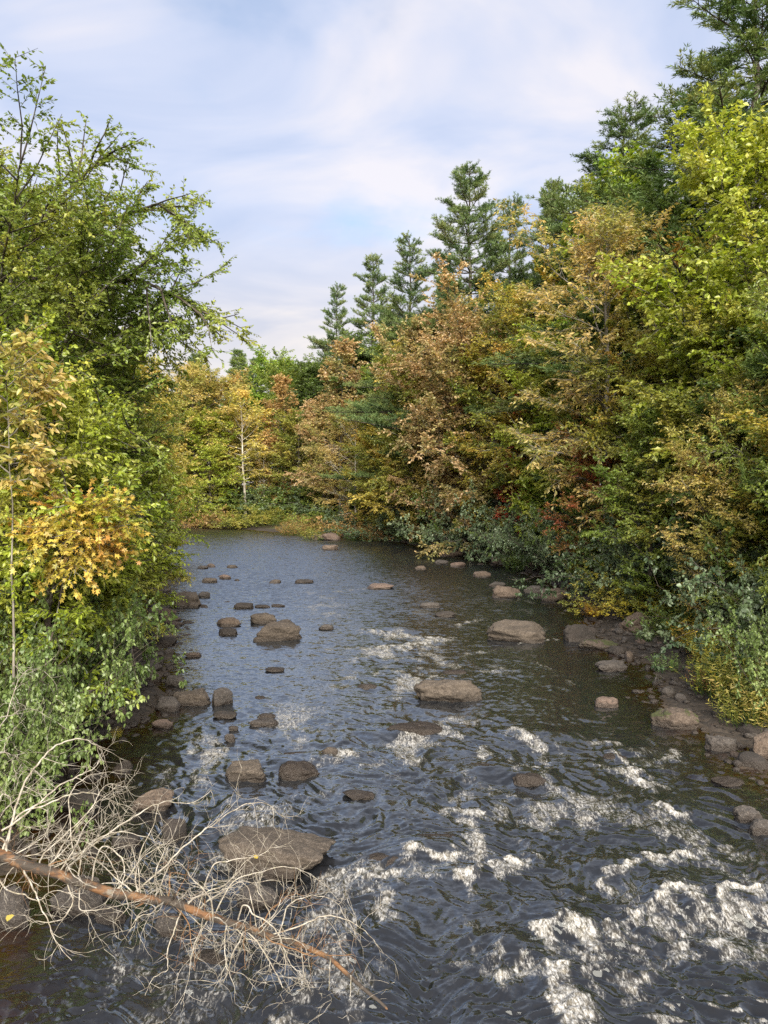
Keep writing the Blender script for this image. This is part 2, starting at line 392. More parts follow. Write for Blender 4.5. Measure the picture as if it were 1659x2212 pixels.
# ------------------------------------------------------------------ river water
# white water: strokes traced on the river, (photo points, width m, strength, crest height m)
FOAM = [
    ([(790, 1362), (870, 1372), (960, 1380)], .28, .8, .10), ([(800, 1400), (880, 1392), (965, 1378)], .3, .9, .14), ([(765, 1425), (830, 1402)], .18, .5, .05),
    ([(930, 1395), (870, 1402)], .2, .7, .08), ([(985, 1352), (1030, 1338)], .2, .6, .08), ([(1120, 1389), (1200, 1380)], .07, .8, .02),
    ([(728, 1278), (800, 1270)], .22, .5, .05), ([(690, 1640), (725, 1626), (782, 1627)], .16, .75, .06), ([(790, 1655), (820, 1645)], .12, .5, .04),
    ([(1105, 1578), (1130, 1595), (1160, 1612)], .13, .9, .07), ([(1130, 1590), (1180, 1640)], .10, .4, .03), ([(1275, 1605), (1320, 1604)], .12, .8, .05),
    ([(1320, 1635), (1350, 1645), (1385, 1690)], .15, 1.0, .1), ([(1300, 1655), (1360, 1668), (1420, 1690)], .12, .6, .04),
    ([(1425, 1645), (1455, 1625), (1470, 1650)], .12, .5, .04), ([(1400, 1755), (1430, 1748), (1462, 1756)], .12, 1.0, .09), ([(1430, 1770), (1440, 1810)], .14, .55, .04),
    ([(1105, 1662), (1170, 1652)], .08, .6, .03), ([(1015, 1680), (1040, 1690), (1110, 1715)], .12, .5, .03), ([(1190, 1695), (1270, 1740)], .09, .55, .03),
    ([(965, 1748), (1000, 1752), (1045, 1746)], .12, 1.0, .1), ([(990, 1765), (1020, 1790), (1040, 1830)], .15, .7, .05),
    ([(885, 1838), (930, 1845), (985, 1852)], .10, 1.0, .06), ([(1010, 1835), (1030, 1860), (1045, 1880)], .1, .6, .04),
    ([(1010, 1893), (1070, 1868), (1145, 1848)], .13, 1.0, .10), ([(870, 1850), (900, 1880), (960, 1885)], .12, .4, .03),
    ([(772, 1880), (800, 1875), (860, 1882)], .13, 1.0, .10), ([(790, 1900), (815, 1930), (825, 1975)], .14, .75, .05), ([(860, 1895), (920, 1875)], .12, .5, .04),
    ([(1300, 1905), (1370, 1868), (1450, 1850), (1500, 1838)], .08, .95, .10), ([(1340, 1875), (1440, 1862)], .1, .35, .03),
    ([(1570, 1838), (1605, 1845)], .1, .5, .03), ([(1200, 1925), (1260, 1935)], .08, .3, .02),
    ([(1330, 2008), (1365, 1985), (1405, 1955), (1450, 1935), (1520, 1925), (1560, 1945), (1600, 1925), (1659, 1912), (1740, 1905)], .11, 1.15, .16),
    ([(1400, 1985), (1480, 1960), (1560, 1975), (1680, 1965)], .17, .78, .10), ([(1370, 2005), (1440, 2020), (1540, 2035), (1640, 2025)], .16, .68, .05),
    ([(1480, 2000), (1510, 2035), (1560, 2040)], .07, .9, .04), ([(1450, 2000), (1430, 2060), (1400, 2100)], .08, .7, .03), ([(1340, 2030), (1400, 2060)], .12, .5, .03),
    ([(1430, 2040), (1400, 2110), (1380, 2130)], .06, .7, .02), ([(1580, 2035), (1700, 2032)], .05, .8, .02),
    ([(1172, 1998), (1215, 1985), (1255, 2000), (1290, 2035)], .12, 1.1, .13), ([(1190, 2020), (1240, 2050), (1250, 2085)], .15, .75, .06),
    ([(1065, 2055), (1090, 2090), (1140, 2075), (1200, 2075), (1240, 2090)], .09, 1.0, .09), ([(1080, 2115), (1130, 2095)], .06, .9, .04),
    ([(1180, 2085), (1215, 2120), (1240, 2180), (1260, 2240)], .17, .72, .05), ([(1200, 2140), (1240, 2220)], .07, 1.0, .03), ([(1290, 2050), (1340, 2090), (1385, 2130)], .09, .75, .04),
    ([(1330, 2060), (1340, 2120), (1385, 2150)], .05, .7, .02), ([(1240, 2060), (1290, 2075)], .1, .5, .03), ([(990, 2075), (1060, 2085)], .08, .4, .02),
    ([(650, 2105), (700, 2120), (765, 2140)], .08, .9, .04), ([(725, 2030), (750, 2060)], .12, .5, .03), ([(600, 2212), (650, 2205)], .08, .9, .05),
    ([(740, 1960), (790, 1990), (800, 2030)], .10, .35, .02), ([(1010, 1975), (1030, 2040)], .1, .35, .02), ([(1340, 2160), (1420, 2150)], .1, .3, .02),
    ([(940, 1335), (985, 1325)], .15, .5, .04), ([(1000, 1415), (1060, 1405)], .15, .5, .05), ([(900, 1445), (960, 1450)], .15, .35, .03), ([(1040, 1450), (1090, 1445)], .15, .45, .04),
    ([(1110, 1415), (1180, 1440), (1240, 1480)], .12, .3, .02), ([(690, 1490), (730, 1480)], .1, .3, .02), ([(670, 1720), (760, 1705)], .12, .3, .03),
    ([(1085, 1240), (1160, 1260)], .12, .4, .02), ([(520, 1425), (600, 1445)], .1, .25, .02), ([(390, 1860), (430, 1870)], .1, .4, .02),
]
# swells over drowned boulders: photo point, radius x, radius y, height
SWELL = [(890, 1580, .75, .35, .13), (1180, 1590, .8, .45, .14), (1060, 1665, .45, .3, .13), (1145, 1680, .4, .3, .12), (930, 1830, .5, .28, .12), (1440, 1920, .4, .3, .16),
         (1330, 1870, .45, .3, .10), (1600, 1950, .4, .3, .14), (1110, 2040, .3, .22, .12), (1500, 1960, .5, .25, .12), (1180, 1970, .35, .25, .11), (1350, 1625, .4, .3, .1),
         (1450, 1740, .4, .3, .1), (870, 1850, .35, .25, .06), (640, 1640, .7, .3, .07), (1230, 1990, .3, .2, .1), (860, 1360, .8, .5, .12), (1000, 1880, .4, .25, .08)]
def build_water():
    nu, nv = 1060, 940
    u = np.linspace(-0.82, 0.82, nu); iv = np.linspace(1 / 125.0, 1 / 4.0, nv); yv = 1 / iv
    Y = np.repeat(yv[:, None], nu, 1); X = u[None] * (Y + 3.0) * np.where(Y > 50, 1.25, 1.0) if False else u[None] * (Y + 3.0)
    dy = np.abs(np.gradient(yv))[:, None] * np.ones_like(X)
    x, y = X.ravel(), Y.ravel(); dy = dy.ravel()
    sd = river_sd(x, y)
    # how broken the water is: rapids in mid-stream near the bridge, glassy along the shores
    turb = sstep(-sd, 0.1, 2.2) * (0.45 + 0.55 * sstep(y, 40, 14))
    pool = np.exp(-(((x - 5.0) / 1.5) ** 2 + ((y - 18.5) / 2.6) ** 2)); turb *= 1 - 0.75 * pool
    turb *= 0.75 + 0.5 * perlin2(x * 0.35, y * 0.25, 11)
    wx = x + 0.35 * perlin2(x * 0.8, y * 0.6, 21) + 0.1 * perlin2(x * 2.5, y * 2.0, 22)
    wy = y + 0.5 * perlin2(x * 0.8, y * 0.6, 23) + 0.14 * perlin2(x * 2.5, y * 2.0, 24)
    swift = (0.36 + 0.64 * (1 - sstep(y, 8, 22))) * (1 - .4 * sstep(-x, 0, 3) * sstep(y, 9, 12))     # chop flattens upstream and along the left
    h = np.zeros_like(x)
    for k, (s, a, ridge, el) in enumerate([(2.4, .045, 0, .8), (1.15, .052, 1, 1.0), (.6, .050, 1, 1.15), (.33, .040, 1, 1.2), (.18, .027, 1, 1.2), (.10, .016, 0, 1.1), (.055, .007, 0, 1.0)]):
        n = perlin2(wx * (1.0 if el < 1 else .72) / s, wy * el / s, 30 + k)
        if ridge: n = 0.42 - 1.7 * np.abs(n)
        w = sstep(s / dy, 1.2, 3.5)
        h += a * n * w * (turb if k < 3 else 0.25 + 0.75 * turb) * swift
    hb = h.copy()
    for px, py, rx, ry, hh in SWELL:
        p = at_z(px, py)
        g = np.exp(-((x - p[0]) / rx) ** 2 - ((y - p[1]) / ry) ** 2)
        g2 = np.exp(-((x - p[0]) / rx) ** 2 - ((y - p[1] + 1.7 * ry) / (ry * 0.8)) ** 2)
        h = h * (1 - 0.5 * g) + 0.75 * hh * g - 0.3 * hh * g2
    foam = np.zeros_like(x); crest = np.zeros_like(x)
    fx = x + 0.10 * perlin2(x * 3.1, y * 3.1, 51) + 0.05 * perlin2(x * 9, y * 9, 52)
    fy = y + 0.14 * perlin2(x * 3.1, y * 3.1, 53) + 0.06 * perlin2(x * 9, y * 9, 54)
    for pts, w, inten, ch in FOAM:
        P = np.array([at_z(*p)[:2] for p in pts])
        lo, hi = P.min(0) - 4 * w, P.max(0) + 4 * w
        sel = np.where((x > lo[0]) & (x < hi[0]) & (y > lo[1]) & (y < hi[1]))[0]
        if not len(sel): continue
        d = np.full(len(sel), 1e9); ty = np.zeros(len(sel))
        for a, b in zip(P[:-1], P[1:]):
            e = b - a; t = np.clip(((fx[sel] - a[0]) * e[0] + (fy[sel] - a[1]) * e[1]) / (e @ e), 0, 1)
            qx, qy = fx[sel] - a[0] - t * e[0], fy[sel] - a[1] - t * e[1]
            dd = np.sqrt(qx * qx + np.where(qy < 0, qy * 0.42, qy * 1.6) ** 2)     # trails downstream, sharp upstream
            d = np.minimum(d, dd)
        g = np.exp(-(d / w) ** 2)
        foam[sel] = np.maximum(foam[sel], inten * g); crest[sel] = np.maximum(crest[sel], ch * g)
    foam *= np.clip(.74 + 1.0 * perlin2(fx * 4.5, fy * 2.6, 91) + .45 * perlin2(fx * 11, fy * 6.5, 92), .12, 1.15)
    # small whitecaps where the chop is steepest
    cap = sstep(hb / swift / (hb / swift).std(), 1.0, 2.1) * sstep(turb, 0.45, 0.95) * sstep(perlin2(x * 0.5, y * 0.4, 61), -0.05, 0.45)
    foam = np.maximum(foam, 0.62 * cap)
    patch = sstep(perlin2(x * .9, y * .6, 81) + .6 * perlin2(x * 2.3, y * 1.7, 82) + .25 * perlin2(x * 6, y * 4, 83), -.05, .6) * sstep(turb, .4, .9)
    foam = np.maximum(foam, .58 * patch)
    rg = 0.55 + 0.75 * perlin2(x * 5, y * 5, 71) + 0.22 * perlin2(x * 11, y * 11, 72)
    h += 0.5 * crest * np.clip(rg, 0, 2) + np.clip(foam, 0, 1) * (0.012 * perlin2(x * 17, y * 17, 73) + 0.005 * perlin2(x * 34, y * 34, 74)) * sstep(0.1 / dy, 1, 3)
    depth = np.clip(h - terrain_z(x, y), 0, 2)
    idx = np.arange(nu * nv).reshape(nv, nu)
    F = np.stack([idx[:-1, :-1], idx[1:, :-1], idx[1:, 1:], idx[:-1, 1:]], -1).reshape(-1, 4)
    keep = (sd[F].min(1) < 2.5)
    F = F[keep]
    used = np.unique(F); remap = np.full(nu * nv, -1); remap[used] = np.arange(len(used)); F = remap[F]
    me = mesh_np('river_water', np.stack([x, y, h], 1)[used], [F], True, None, {'foam': foam[used], 'depth': depth[used], 'coarse': sstep(dy, .02, .32)[used]})
    mt, t = new_mat('river_water')
    pos = t.n('ShaderNodeNewGeometry').outputs['Position']
    fo = t.n('ShaderNodeAttribute', attribute_name='foam').outputs['Fac']
    dp = t.n('ShaderNodeAttribute', attribute_name='depth').outputs['Fac']
    mp = t.n('ShaderNodeMapping', {'Vector': pos, 'Scale': (.75, 1.25, 1)}).outputs[0]
    co = t.n('ShaderNodeAttribute', attribute_name='coarse').outputs['Fac']
    def slope(scale, k):     # ripple slopes finer than the mesh carries
        nd = t.n('ShaderNodeTexNoise', {'Vector': mp, 'Scale': scale, 'Detail': 2.0, 'Roughness': 0.6, 'Distortion': 0.7})
        c = t.n('ShaderNodeVectorMath', {0: nd.outputs['Color'], 1: (.5, .5, .5)}, operation='SUBTRACT').outputs[0]
        kk = t.n('ShaderNodeCombineXYZ', {0: t.math('MULTIPLY', k, 0.4), 1: t.math('MULTIPLY', k, 1.15), 2: 0.0}).outputs[0]
        return t.n('ShaderNodeVectorMath', {0: c, 1: kk}, operation='MULTIPLY').outputs[0]
    sl = t.n('ShaderNodeVectorMath', {0: slope(4.5, t.math('ADD', 0.5, t.math('MULTIPLY', co, 0.45))), 1: slope(15, t.math('ADD', 0.5, t.math('MULTIPLY', co, 0.25)))}, operation='ADD').outputs[0]
    sl = t.n('ShaderNodeVectorMath', {0: sl, 1: slope(42, 0.3)}, operation='ADD').outputs[0]
    lee = t.n('ShaderNodeCombineXYZ', {0: 0.0, 1: t.math('SUBTRACT', t.math('MULTIPLY', co, -0.22), 0.06), 2: 0.0}).outputs[0]     # wavelets lean downstream
    sl = t.n('ShaderNodeVectorMath', {0: sl, 1: lee}, operation='ADD').outputs[0]
    nn = t.n('ShaderNodeVectorMath', {0: t.n('ShaderNodeNewGeometry').outputs['Normal'], 1: sl}, operation='ADD').outputs[0]
    bp = t.n('ShaderNodeVectorMath', {0: nn}, operation='NORMALIZE').outputs[0]
    fr = t.math('ADD', 0.02, t.math('MULTIPLY', t.math('POWER', t.n('ShaderNodeLayerWeight', {'Blend': 0.5, 'Normal': bp}).outputs['Facing'], 2.35), 0.95))
    gl = t.n('ShaderNodeBsdfGlossy', {'Color': (.88, .95, 1, 1), 'Roughness': 0.03, 'Normal': bp})
    body = t.n('ShaderNodeBsdfDiffuse', {'Color': (.013, .014, .017, 1)})
    clear = t.n('ShaderNodeBsdfTransparent', {'Color': (.62, .43, .22, 1)})
    mur = t.math('SUBTRACT', 1.0, t.math('POWER', 2.718, t.math('MULTIPLY', dp, -5.5)))
    under = t.n('ShaderNodeMixShader', {0: mur, 1: clear.outputs[0], 2: body.outputs[0]})
    wat = t.n('ShaderNodeMixShader', {0: fr, 1: under.outputs[0], 2: gl.outputs[0]})
    f1 = t.noise(pos, 7, 5, 0.65, 1.2); f2 = t.noise(pos, 24, 4, 0.65, 0.8); f3 = t.noise(pos, 75, 2, 0.6)
    fmp = t.n('ShaderNodeMapping', {'Vector': pos, 'Rotation': (0, 0, R(-12)), 'Scale': (1.7, .75, 1)}).outputs[0]
    f4 = t.noise(fmp, 4.5, 4, 0.6, 1.2); f1 = t.noise(fmp, 8, 5, 0.65, 1.0); f2 = t.noise(fmp, 24, 4, 0.65, 0.8)
    vein = lambda n: t.math('SUBTRACT', 1.0, t.math('MULTIPLY', t.math('ABSOLUTE', t.math('SUBTRACT', n, 0.5)), 6.0), True)
    lace = t.math('ADD', t.math('MULTIPLY', vein(f4), 0.38), t.math('MULTIPLY', vein(f1), 0.30))
    cut = t.math('ADD', t.math('ADD', t.math('MULTIPLY', fo, 0.62), lace), t.math('MULTIPLY', t.math('SUBTRACT', f2, 0.5), 0.9))
    fm = t.math('MULTIPLY', t.smooth(cut, 0.58, 1.22), t.smooth(fo, 0.08, 0.3))
    air = t.math('MULTIPLY', t.smooth(fo, 0.12, 0.95), 0.42)
    aer = t.n('ShaderNodeBsdfDiffuse', {'Color': (.10, .09, .07, 1)})
    wat = t.n('ShaderNodeMixShader', {0: air, 1: wat.outputs[0], 2: aer.outputs[0]})
    fcol = t.mix(t.smooth(f2, 0.35, 0.62), (.17, .155, .125), (.40, .405, .41))
    fb = t.n('ShaderNodeBump', {'Strength': 0.7, 'Distance': 0.02, 'Height': t.math('ADD', f2, t.math('MULTIPLY', f3, 0.6))}).outputs[0]
    fd = t.n('ShaderNodeBsdfDiffuse', {'Color': fcol, 'Normal': fb})
    out = t.n('ShaderNodeMixShader', {0: fm, 1: wat.outputs[0], 2: fd.outputs[0]})
    t.n('ShaderNodeOutputMaterial', {0: out.outputs[0]})
    tag(obj('river_water', me, mt), 'dark rippled river water with white rapids', None, None, 'structure')
build_water()

# ------------------------------------------------------------------ plant builders
UP = np.array([0, 0, 1.0])
def rot_about(v, axis, ang):
    axis = axis / max(np.linalg.norm(axis), 1e-9); c, s = math.cos(ang), math.sin(ang)
    return v * c + np.cross(axis, v) * s + axis * (axis @ v) * (1 - c)
def polyat(pts, s):
    f = s * (len(pts) - 1); i = min(int(f), len(pts) - 2); f -= i
    return pts[i] * (1 - f) + pts[i + 1] * f, unit(pts[i + 1] - pts[i])
def bough(rng, p, d, L, n, rise, jit):
    pts = [p]; d = d.copy()
    for i in range(n):
        d = unit(d + UP * rise / n + rng.normal(size=3) * jit); pts.append(pts[-1] + d * L / n)
    return np.array(pts)
def profile(kind, u):
    if kind == 'round': return max(0.12, math.sin(math.pi * min(1, 0.18 + 0.82 * u)) ** 0.6)
    if kind == 'cone': return 0.12 + 0.9 * (1 - u) ** 0.75
    if kind == 'egg': return max(0.1, (1.0 - abs((u - 0.33) / (0.33 if u < 0.33 else 0.67)) ** 2.0 * (0.55 if u < 0.33 else 0.9)))
    return 1.0
def deciduous(name, seed, H=10., Rc=2.8, base=0.15, n1=44, prof='egg', shape='rhomb', L=.12, W=.08, per=8, droop=0.35, flat=0.7, dens=1.0,
              trunk_r=0.13, lean=(0, 0), el=(5, 62), limbs=(), thin=1.0, cluster=1.0):
    """-> (wood mesh, leaf mesh), a tree H metres tall standing on the origin"""
    rng = np.random.RandomState(seed); T = Tubes()
    tn = 14; ts = np.linspace(0, 1, tn)
    wob = np.cumsum(rng.normal(size=(tn, 2)) * 0.012 * H / 3, 0) * ts[:, None]
    trunk = np.stack([wob[:, 0] + lean[0] * ts ** 1.5, wob[:, 1] + lean[1] * ts ** 1.5, ts * H * 0.97], 1)
    tr = trunk_r * (1 - 0.93 * ts ** 0.85); T.add(trunk, tr, 8)
    lim = [(np.array(p, float), r) for p, r in limbs]
    for i in range(n1):
        u = ((i + rng.rand()) / n1); t = base + (1 - base) * u ** 0.95
        p, _ = polyat(trunk, min(t, 0.985)); az = i * 2.39996 + rng.normal() * 0.35
        e = R(el[0] + (el[1] - el[0]) * u ** 0.9 + rng.normal() * 9)
        ln = Rc * profile(prof, u) * rng.uniform(0.72, 1.12) / max(math.cos(e), 0.55)
        d = np.array([math.cos(az) * math.cos(e), math.sin(az) * math.cos(e), math.sin(e)])
        pts = bough(rng, p, d, ln, 6, rng.uniform(-0.1, 0.35), 0.10)
        lim.append((pts, max(0.012, 0.42 * trunk_r * (1 - 0.9 * t) * (0.5 + ln / Rc / 2))))
    tp0, tp1, lp, ld, lb = [], [], [], [], []
    for pts, r in lim:
        ln = np.linalg.norm(np.diff(pts, axis=0), axis=1).sum()
        T.add(pts, r * (1 - 0.88 * np.linspace(0, 1, len(pts))), 5)
        hue = rng.rand(); n2 = int((4 + ln * 3.0) * dens)
        subs = [(pts[len(pts) // 2:], 0.6)]
        for k in range(n2):
            s = 0.18 + 0.82 * (k + rng.rand()) / n2; q, tg = polyat(pts, min(s, 0.99))
            sd_ = 1 if k % 2 else -1
            d = rot_about(tg, UP + rng.normal(size=3) * 0.35, sd_ * R(rng.uniform(30, 75))); d[2] += rng.normal() * 0.22
            l2 = max(0.3, ln * (0.22 + 0.34 * (1 - s)) * rng.uniform(0.6, 1.25))
            b = bough(rng, q, unit(d), l2, 3, rng.uniform(-0.35, 0.25), 0.12); subs.append((b, 1.0))
            T.add(b, max(0.004, r * 0.35) * np.array([1, .75, .5, .2]), 3)
        for b, w in subs:
            bl = np.linalg.norm(np.diff(b, axis=0), axis=1).sum(); n3 = max(3, int((3 + bl * 6.5) * dens * thin)); h2 = 0.6 * hue + 0.4 * rng.rand()
            ss = rng.uniform(0.12, 1.0, n3); f = ss * (len(b) - 1); i = np.minimum(f.astype(int), len(b) - 2); f = (f - i)[:, None]
            q = b[i] * (1 - f) + b[i + 1] * f; tg = unit(b[i + 1] - b[i])
            side = unit(np.cross(tg, UP)) * rng.choice([-1, 1], n3)[:, None]
            d = unit(tg * 0.7 + side * rng.uniform(0.3, 1.0, (n3, 1)) + rng.normal(size=(n3, 3)) * 0.28 * np.array([1, 1, 1.2]) - UP * 0.12 * droop)
            l3 = rng.uniform(0.18, 0.42, n3)[:, None] * cluster
            tp0.append(q); tp1.append(q + d * l3)
            s4 = (np.arange(per)[None, :, None] + rng.rand(n3, per, 1)) / per
            pp = q[:, None] + d[:, None] * (l3[:, None] * s4) - UP * (s4 ** 2 * 0.10 * droop)
            lr = np.cross(d, UP)[:, None] * rng.choice([-1, 1], (n3, per, 1))
            dd = d[:, None] * 0.65 + lr * 0.7 + rng.normal(size=(n3, per, 3)) * 0.35 - UP * droop
            lp.append(pp.reshape(-1, 3)); ld.append(dd.reshape(-1, 3)); lb.append(np.full(n3 * per, h2))
    tp0 = np.concatenate(tp0); tp1 = np.concatenate(tp1); T.segs(tp0, tp1, 0.0045, 0.002)
    lp = np.concatenate(lp); ld = np.concatenate(ld); lb = np.concatenate(lb); m = len(lp)
    nrm = UP * flat + rng.normal(size=(m, 3)) * 0.55
    sz = rng.uniform(0.65, 1.25, m)
    me = leaf_mesh(name + '_leaves', lp, ld, nrm, L * sz, W * sz, shape, 0.55 * lb + 0.45 * rng.rand(m), rng.rand(m))
    return T.mesh(name + '_wood'), me, m
def pine(name, seed, H=25., Rc=6.2, base=0.18, gap=0.78, nb=5, irregular=0.45, blade=.17, up=0.12):
    rng = np.random.RandomState(seed); T = Tubes(); ts = np.linspace(0, 1, 12)
    tw = rng.normal(size=(12, 2)) * 0.05; trunk = np.stack([tw[:, 0], tw[:, 1], ts * H], 1); T.add(trunk, 0.26 * (1 - 0.95 * ts) + 0.01, 8)
    tp, td, tb = [], [], []; z = base * H
    while z < H - 0.25:
        u = (z - base * H) / (H * (1 - base)); n = nb if rng.rand() < 0.8 else nb - 1; a0 = rng.rand() * 6.28
        wl = rng.uniform(1 - irregular, 1 + irregular * 0.5)
        for k in range(n):
            az = a0 + k * 6.283 / n + rng.normal() * 0.25
            env = (0.07 + 1.0 * (1 - u) ** 0.82) * (0.75 + 0.25 * min(1, u / 0.2))
            ln = max(0.35, Rc * env * wl * rng.uniform(0.65, 1.12)); e = R(-6 + 30 * u ** 1.6 + rng.normal() * 7)
            d = np.array([math.cos(az) * math.cos(e), math.sin(az) * math.cos(e), math.sin(e)])
            b = bough(rng, np.array([polyat(trunk, z / H)[0][0], polyat(trunk, z / H)[0][1], z]), d, ln, 6, up + 0.2 * rng.rand(), 0.05)
            T.add(b, (0.018 + 0.012 * ln) * (1 - 0.85 * np.linspace(0, 1, 7)), 4); hue = rng.rand()
            ns = int(5 + ln * 4.6)
            for j in range(ns):
                s = 0.28 + 0.72 * (j + rng.rand()) / ns; q, tg = polyat(b, min(s, .995))
                dd = rot_about(tg, UP, (1 if j % 2 else -1) * R(rng.uniform(20, 68))); dd = unit(dd + UP * rng.uniform(-0.15, 0.35))
                l2 = (0.2 + 0.36 * ln * (1 - s) + 0.12) * rng.uniform(0.7, 1.2); c = bough(rng, q, dd, l2, 2, 0.35, 0.05)
                T.add(c, np.array([.012, .008, .004]), 3)
                nt = max(3, int(l2 / 0.085)); f = (np.arange(nt) + 1) / nt
                pp = np.where(f[:, None] < 0.5, c[0] + (c[1] - c[0]) * f[:, None] * 2, c[1] + (c[2] - c[1]) * (f[:, None] * 2 - 1))
                keep = rng.rand(nt) < 0.8; keep[-1] = True; pp = pp[keep]; nt = len(pp)
                tp.append(pp); td.append(np.repeat(unit(c[-1] - c[0])[None], nt, 0)); tb.append(np.full(nt, 0.5 * hue + 0.5 * rng.rand()))
                for _ in range(int(l2 * 4.5)):      # side twigs make the plumes
                    o, _t = polyat(c, rng.uniform(0.2, 0.9)); e3 = unit(_t * 0.8 + rng.normal(size=3) * np.array([.7, .7, .22]) + UP * .08); l3 = rng.uniform(.18, .42)
                    k3 = max(2, int(l3 / .09)); f3 = ((np.arange(k3) + 1) / k3)[:, None]
                    tp.append(o + e3 * l3 * f3); td.append(np.repeat(e3[None], k3, 0)); tb.append(np.full(k3, 0.4 * hue + 0.6 * rng.rand()))
        z += gap * rng.uniform(0.7, 1.35) * (1.15 - 0.4 * u)
    tp = np.concatenate(tp); td = np.concatenate(td); tb = np.concatenate(tb); K = 8
    m = len(tp); P = np.repeat(tp, K, 0); D = np.repeat(td, K, 0) * 0.7 + rng.normal(size=(m * K, 3)) * 0.5 + UP * 0.12
    n = m * K; sz = rng.uniform(0.7, 1.2, n)
    me = leaf_mesh(name + '_needles', P, D, rng.normal(size=(n, 3)), blade * sz, 0.026, 'rhomb', np.repeat(0.6 * tb, K) + 0.4 * rng.rand(n), rng.rand(n))
    return T.mesh(name + '_wood'), me, n
def shrub(name, seed, H=2.4, spread=1.2, stems=16, shape='oval', L=.085, W=.062, per=7, n2=10, droop=0.25, flat=0.8, arch=0.2, n3=6):
    rng = np.random.RandomState(seed); T = Tubes(); tp0, tp1, lp, ld, lb = [], [], [], [], []
    for i in range(stems):
        az = i * 2.4 + rng.normal() * 0.4; e = R(rng.uniform(28, 86)); ln = H * rng.uniform(0.6, 1.05) / max(math.sin(e), 0.62)
        d = np.array([math.cos(az) * math.cos(e) * spread, math.sin(az) * math.cos(e) * spread, math.sin(e)])
        b = bough(rng, np.array([math.cos(az), math.sin(az), 0]) * 0.12 * rng.rand(), unit(d), ln, 7, -arch * rng.rand() * 2, 0.10)
        T.add(b, 0.014 * H / 2.4 * (1 - 0.8 * np.linspace(0, 1, 8)), 4); hue = rng.rand()
        for k in range(n2):
            s = 0.12 + 0.88 * (k + rng.rand()) / n2; q, tg = polyat(b, min(s, .99))
            d2 = unit(tg * 0.5 + rng.normal(size=3) * 0.7 + np.array([math.cos(az), math.sin(az), 0.1]) * 0.2); l2 = H * rng.uniform(0.12, 0.30)
            c = bough(rng, q, d2, l2, 3, 0.1, 0.12); T.add(c, np.array([.006, .005, .004, .002]), 3); h2 = 0.55 * hue + 0.45 * rng.rand()
            ss = rng.uniform(0.1, 1, n3); f = ss * 3; ii = np.minimum(f.astype(int), 2); f = (f - ii)[:, None]
            qq = c[ii] * (1 - f) + c[ii + 1] * f; dd = unit(unit(c[ii + 1] - c[ii]) * 0.6 + rng.normal(size=(n3, 3)) * 0.6)
            l3 = rng.uniform(0.1, 0.26, n3)[:, None] * H / 2.4; tp0.append(qq); tp1.append(qq + dd * l3)
            s4 = (np.arange(per)[None, :, None] + rng.rand(n3, per, 1)) / per
            pp = qq[:, None] + dd[:, None] * l3[:, None] * s4
            lr = np.cross(dd, UP)[:, None] * rng.choice([-1, 1], (n3, per, 1))
            dl = dd[:, None] * 0.5 + lr * 0.7 + rng.normal(size=(n3, per, 3)) * 0.4 - UP * droop
            lp.append(pp.reshape(-1, 3)); ld.append(dl.reshape(-1, 3)); lb.append(np.full(n3 * per, h2))
    T.segs(np.concatenate(tp0), np.concatenate(tp1), 0.003, 0.0015)
    lp = np.concatenate(lp); ld = np.concatenate(ld); lb = np.concatenate(lb); m = len(lp)
    lp[:, 2] = np.maximum(lp[:, 2], 0.02)
    nrm = UP * flat + rng.normal(size=(m, 3)) * 0.5; sz = rng.uniform(0.55, 1.25, m)
    return T.mesh(name + '_stems'), leaf_mesh(name + '_leaves', lp, ld, nrm, L * sz, W * sz, shape, 0.5 * lb + 0.5 * rng.rand(m), rng.rand(m)), m
def herb(name, seed, H=0.8, stems=40, spread=0.35, L=.09, W=.02, per=16, splay=0.35):
    rng = np.random.RandomState(seed); T = Tubes(); lp, ld, lb = [], [], []
    for i in range(stems):
        a = rng.rand() * 6.28; r = spread * math.sqrt(rng.rand()); p = np.array([math.cos(a) * r, math.sin(a) * r, 0.0])
        d = unit(UP + np.array([math.cos(a), math.sin(a), 0]) * splay * rng.rand() + rng.normal(size=3) * 0.12)
        b = bough(rng, p, d, H * rng.uniform(0.6, 1.1), 5, -0.25, 0.06); T.add(b, 0.004 * (1 - 0.7 * np.linspace(0, 1, 6)), 3); hue = rng.rand()
        s = rng.uniform(0.1, 1, per); f = s * 5; ii = np.minimum(f.astype(int), 4); f = (f - ii)[:, None]
        q = b[ii] * (1 - f) + b[ii + 1] * f; dl = rng.normal(size=(per, 3)) * np.array([1, 1, .45]) + UP * 0.35
        lp.append(q); ld.append(dl); lb.append(np.clip(0.35 * hue + 0.4 * s + 0.25 * rng.rand(per), 0, 1))
    lp = np.concatenate(lp); ld = np.concatenate(ld); lb = np.concatenate(lb); m = len(lp); sz = rng.uniform(0.6, 1.2, m)
    return T.mesh(name + '_stems'), leaf_mesh(name + '_leaves', lp, ld, UP + rng.normal(size=(m, 3)) * 0.6, L * sz, W * sz, 'oval', lb, rng.rand(m)), m
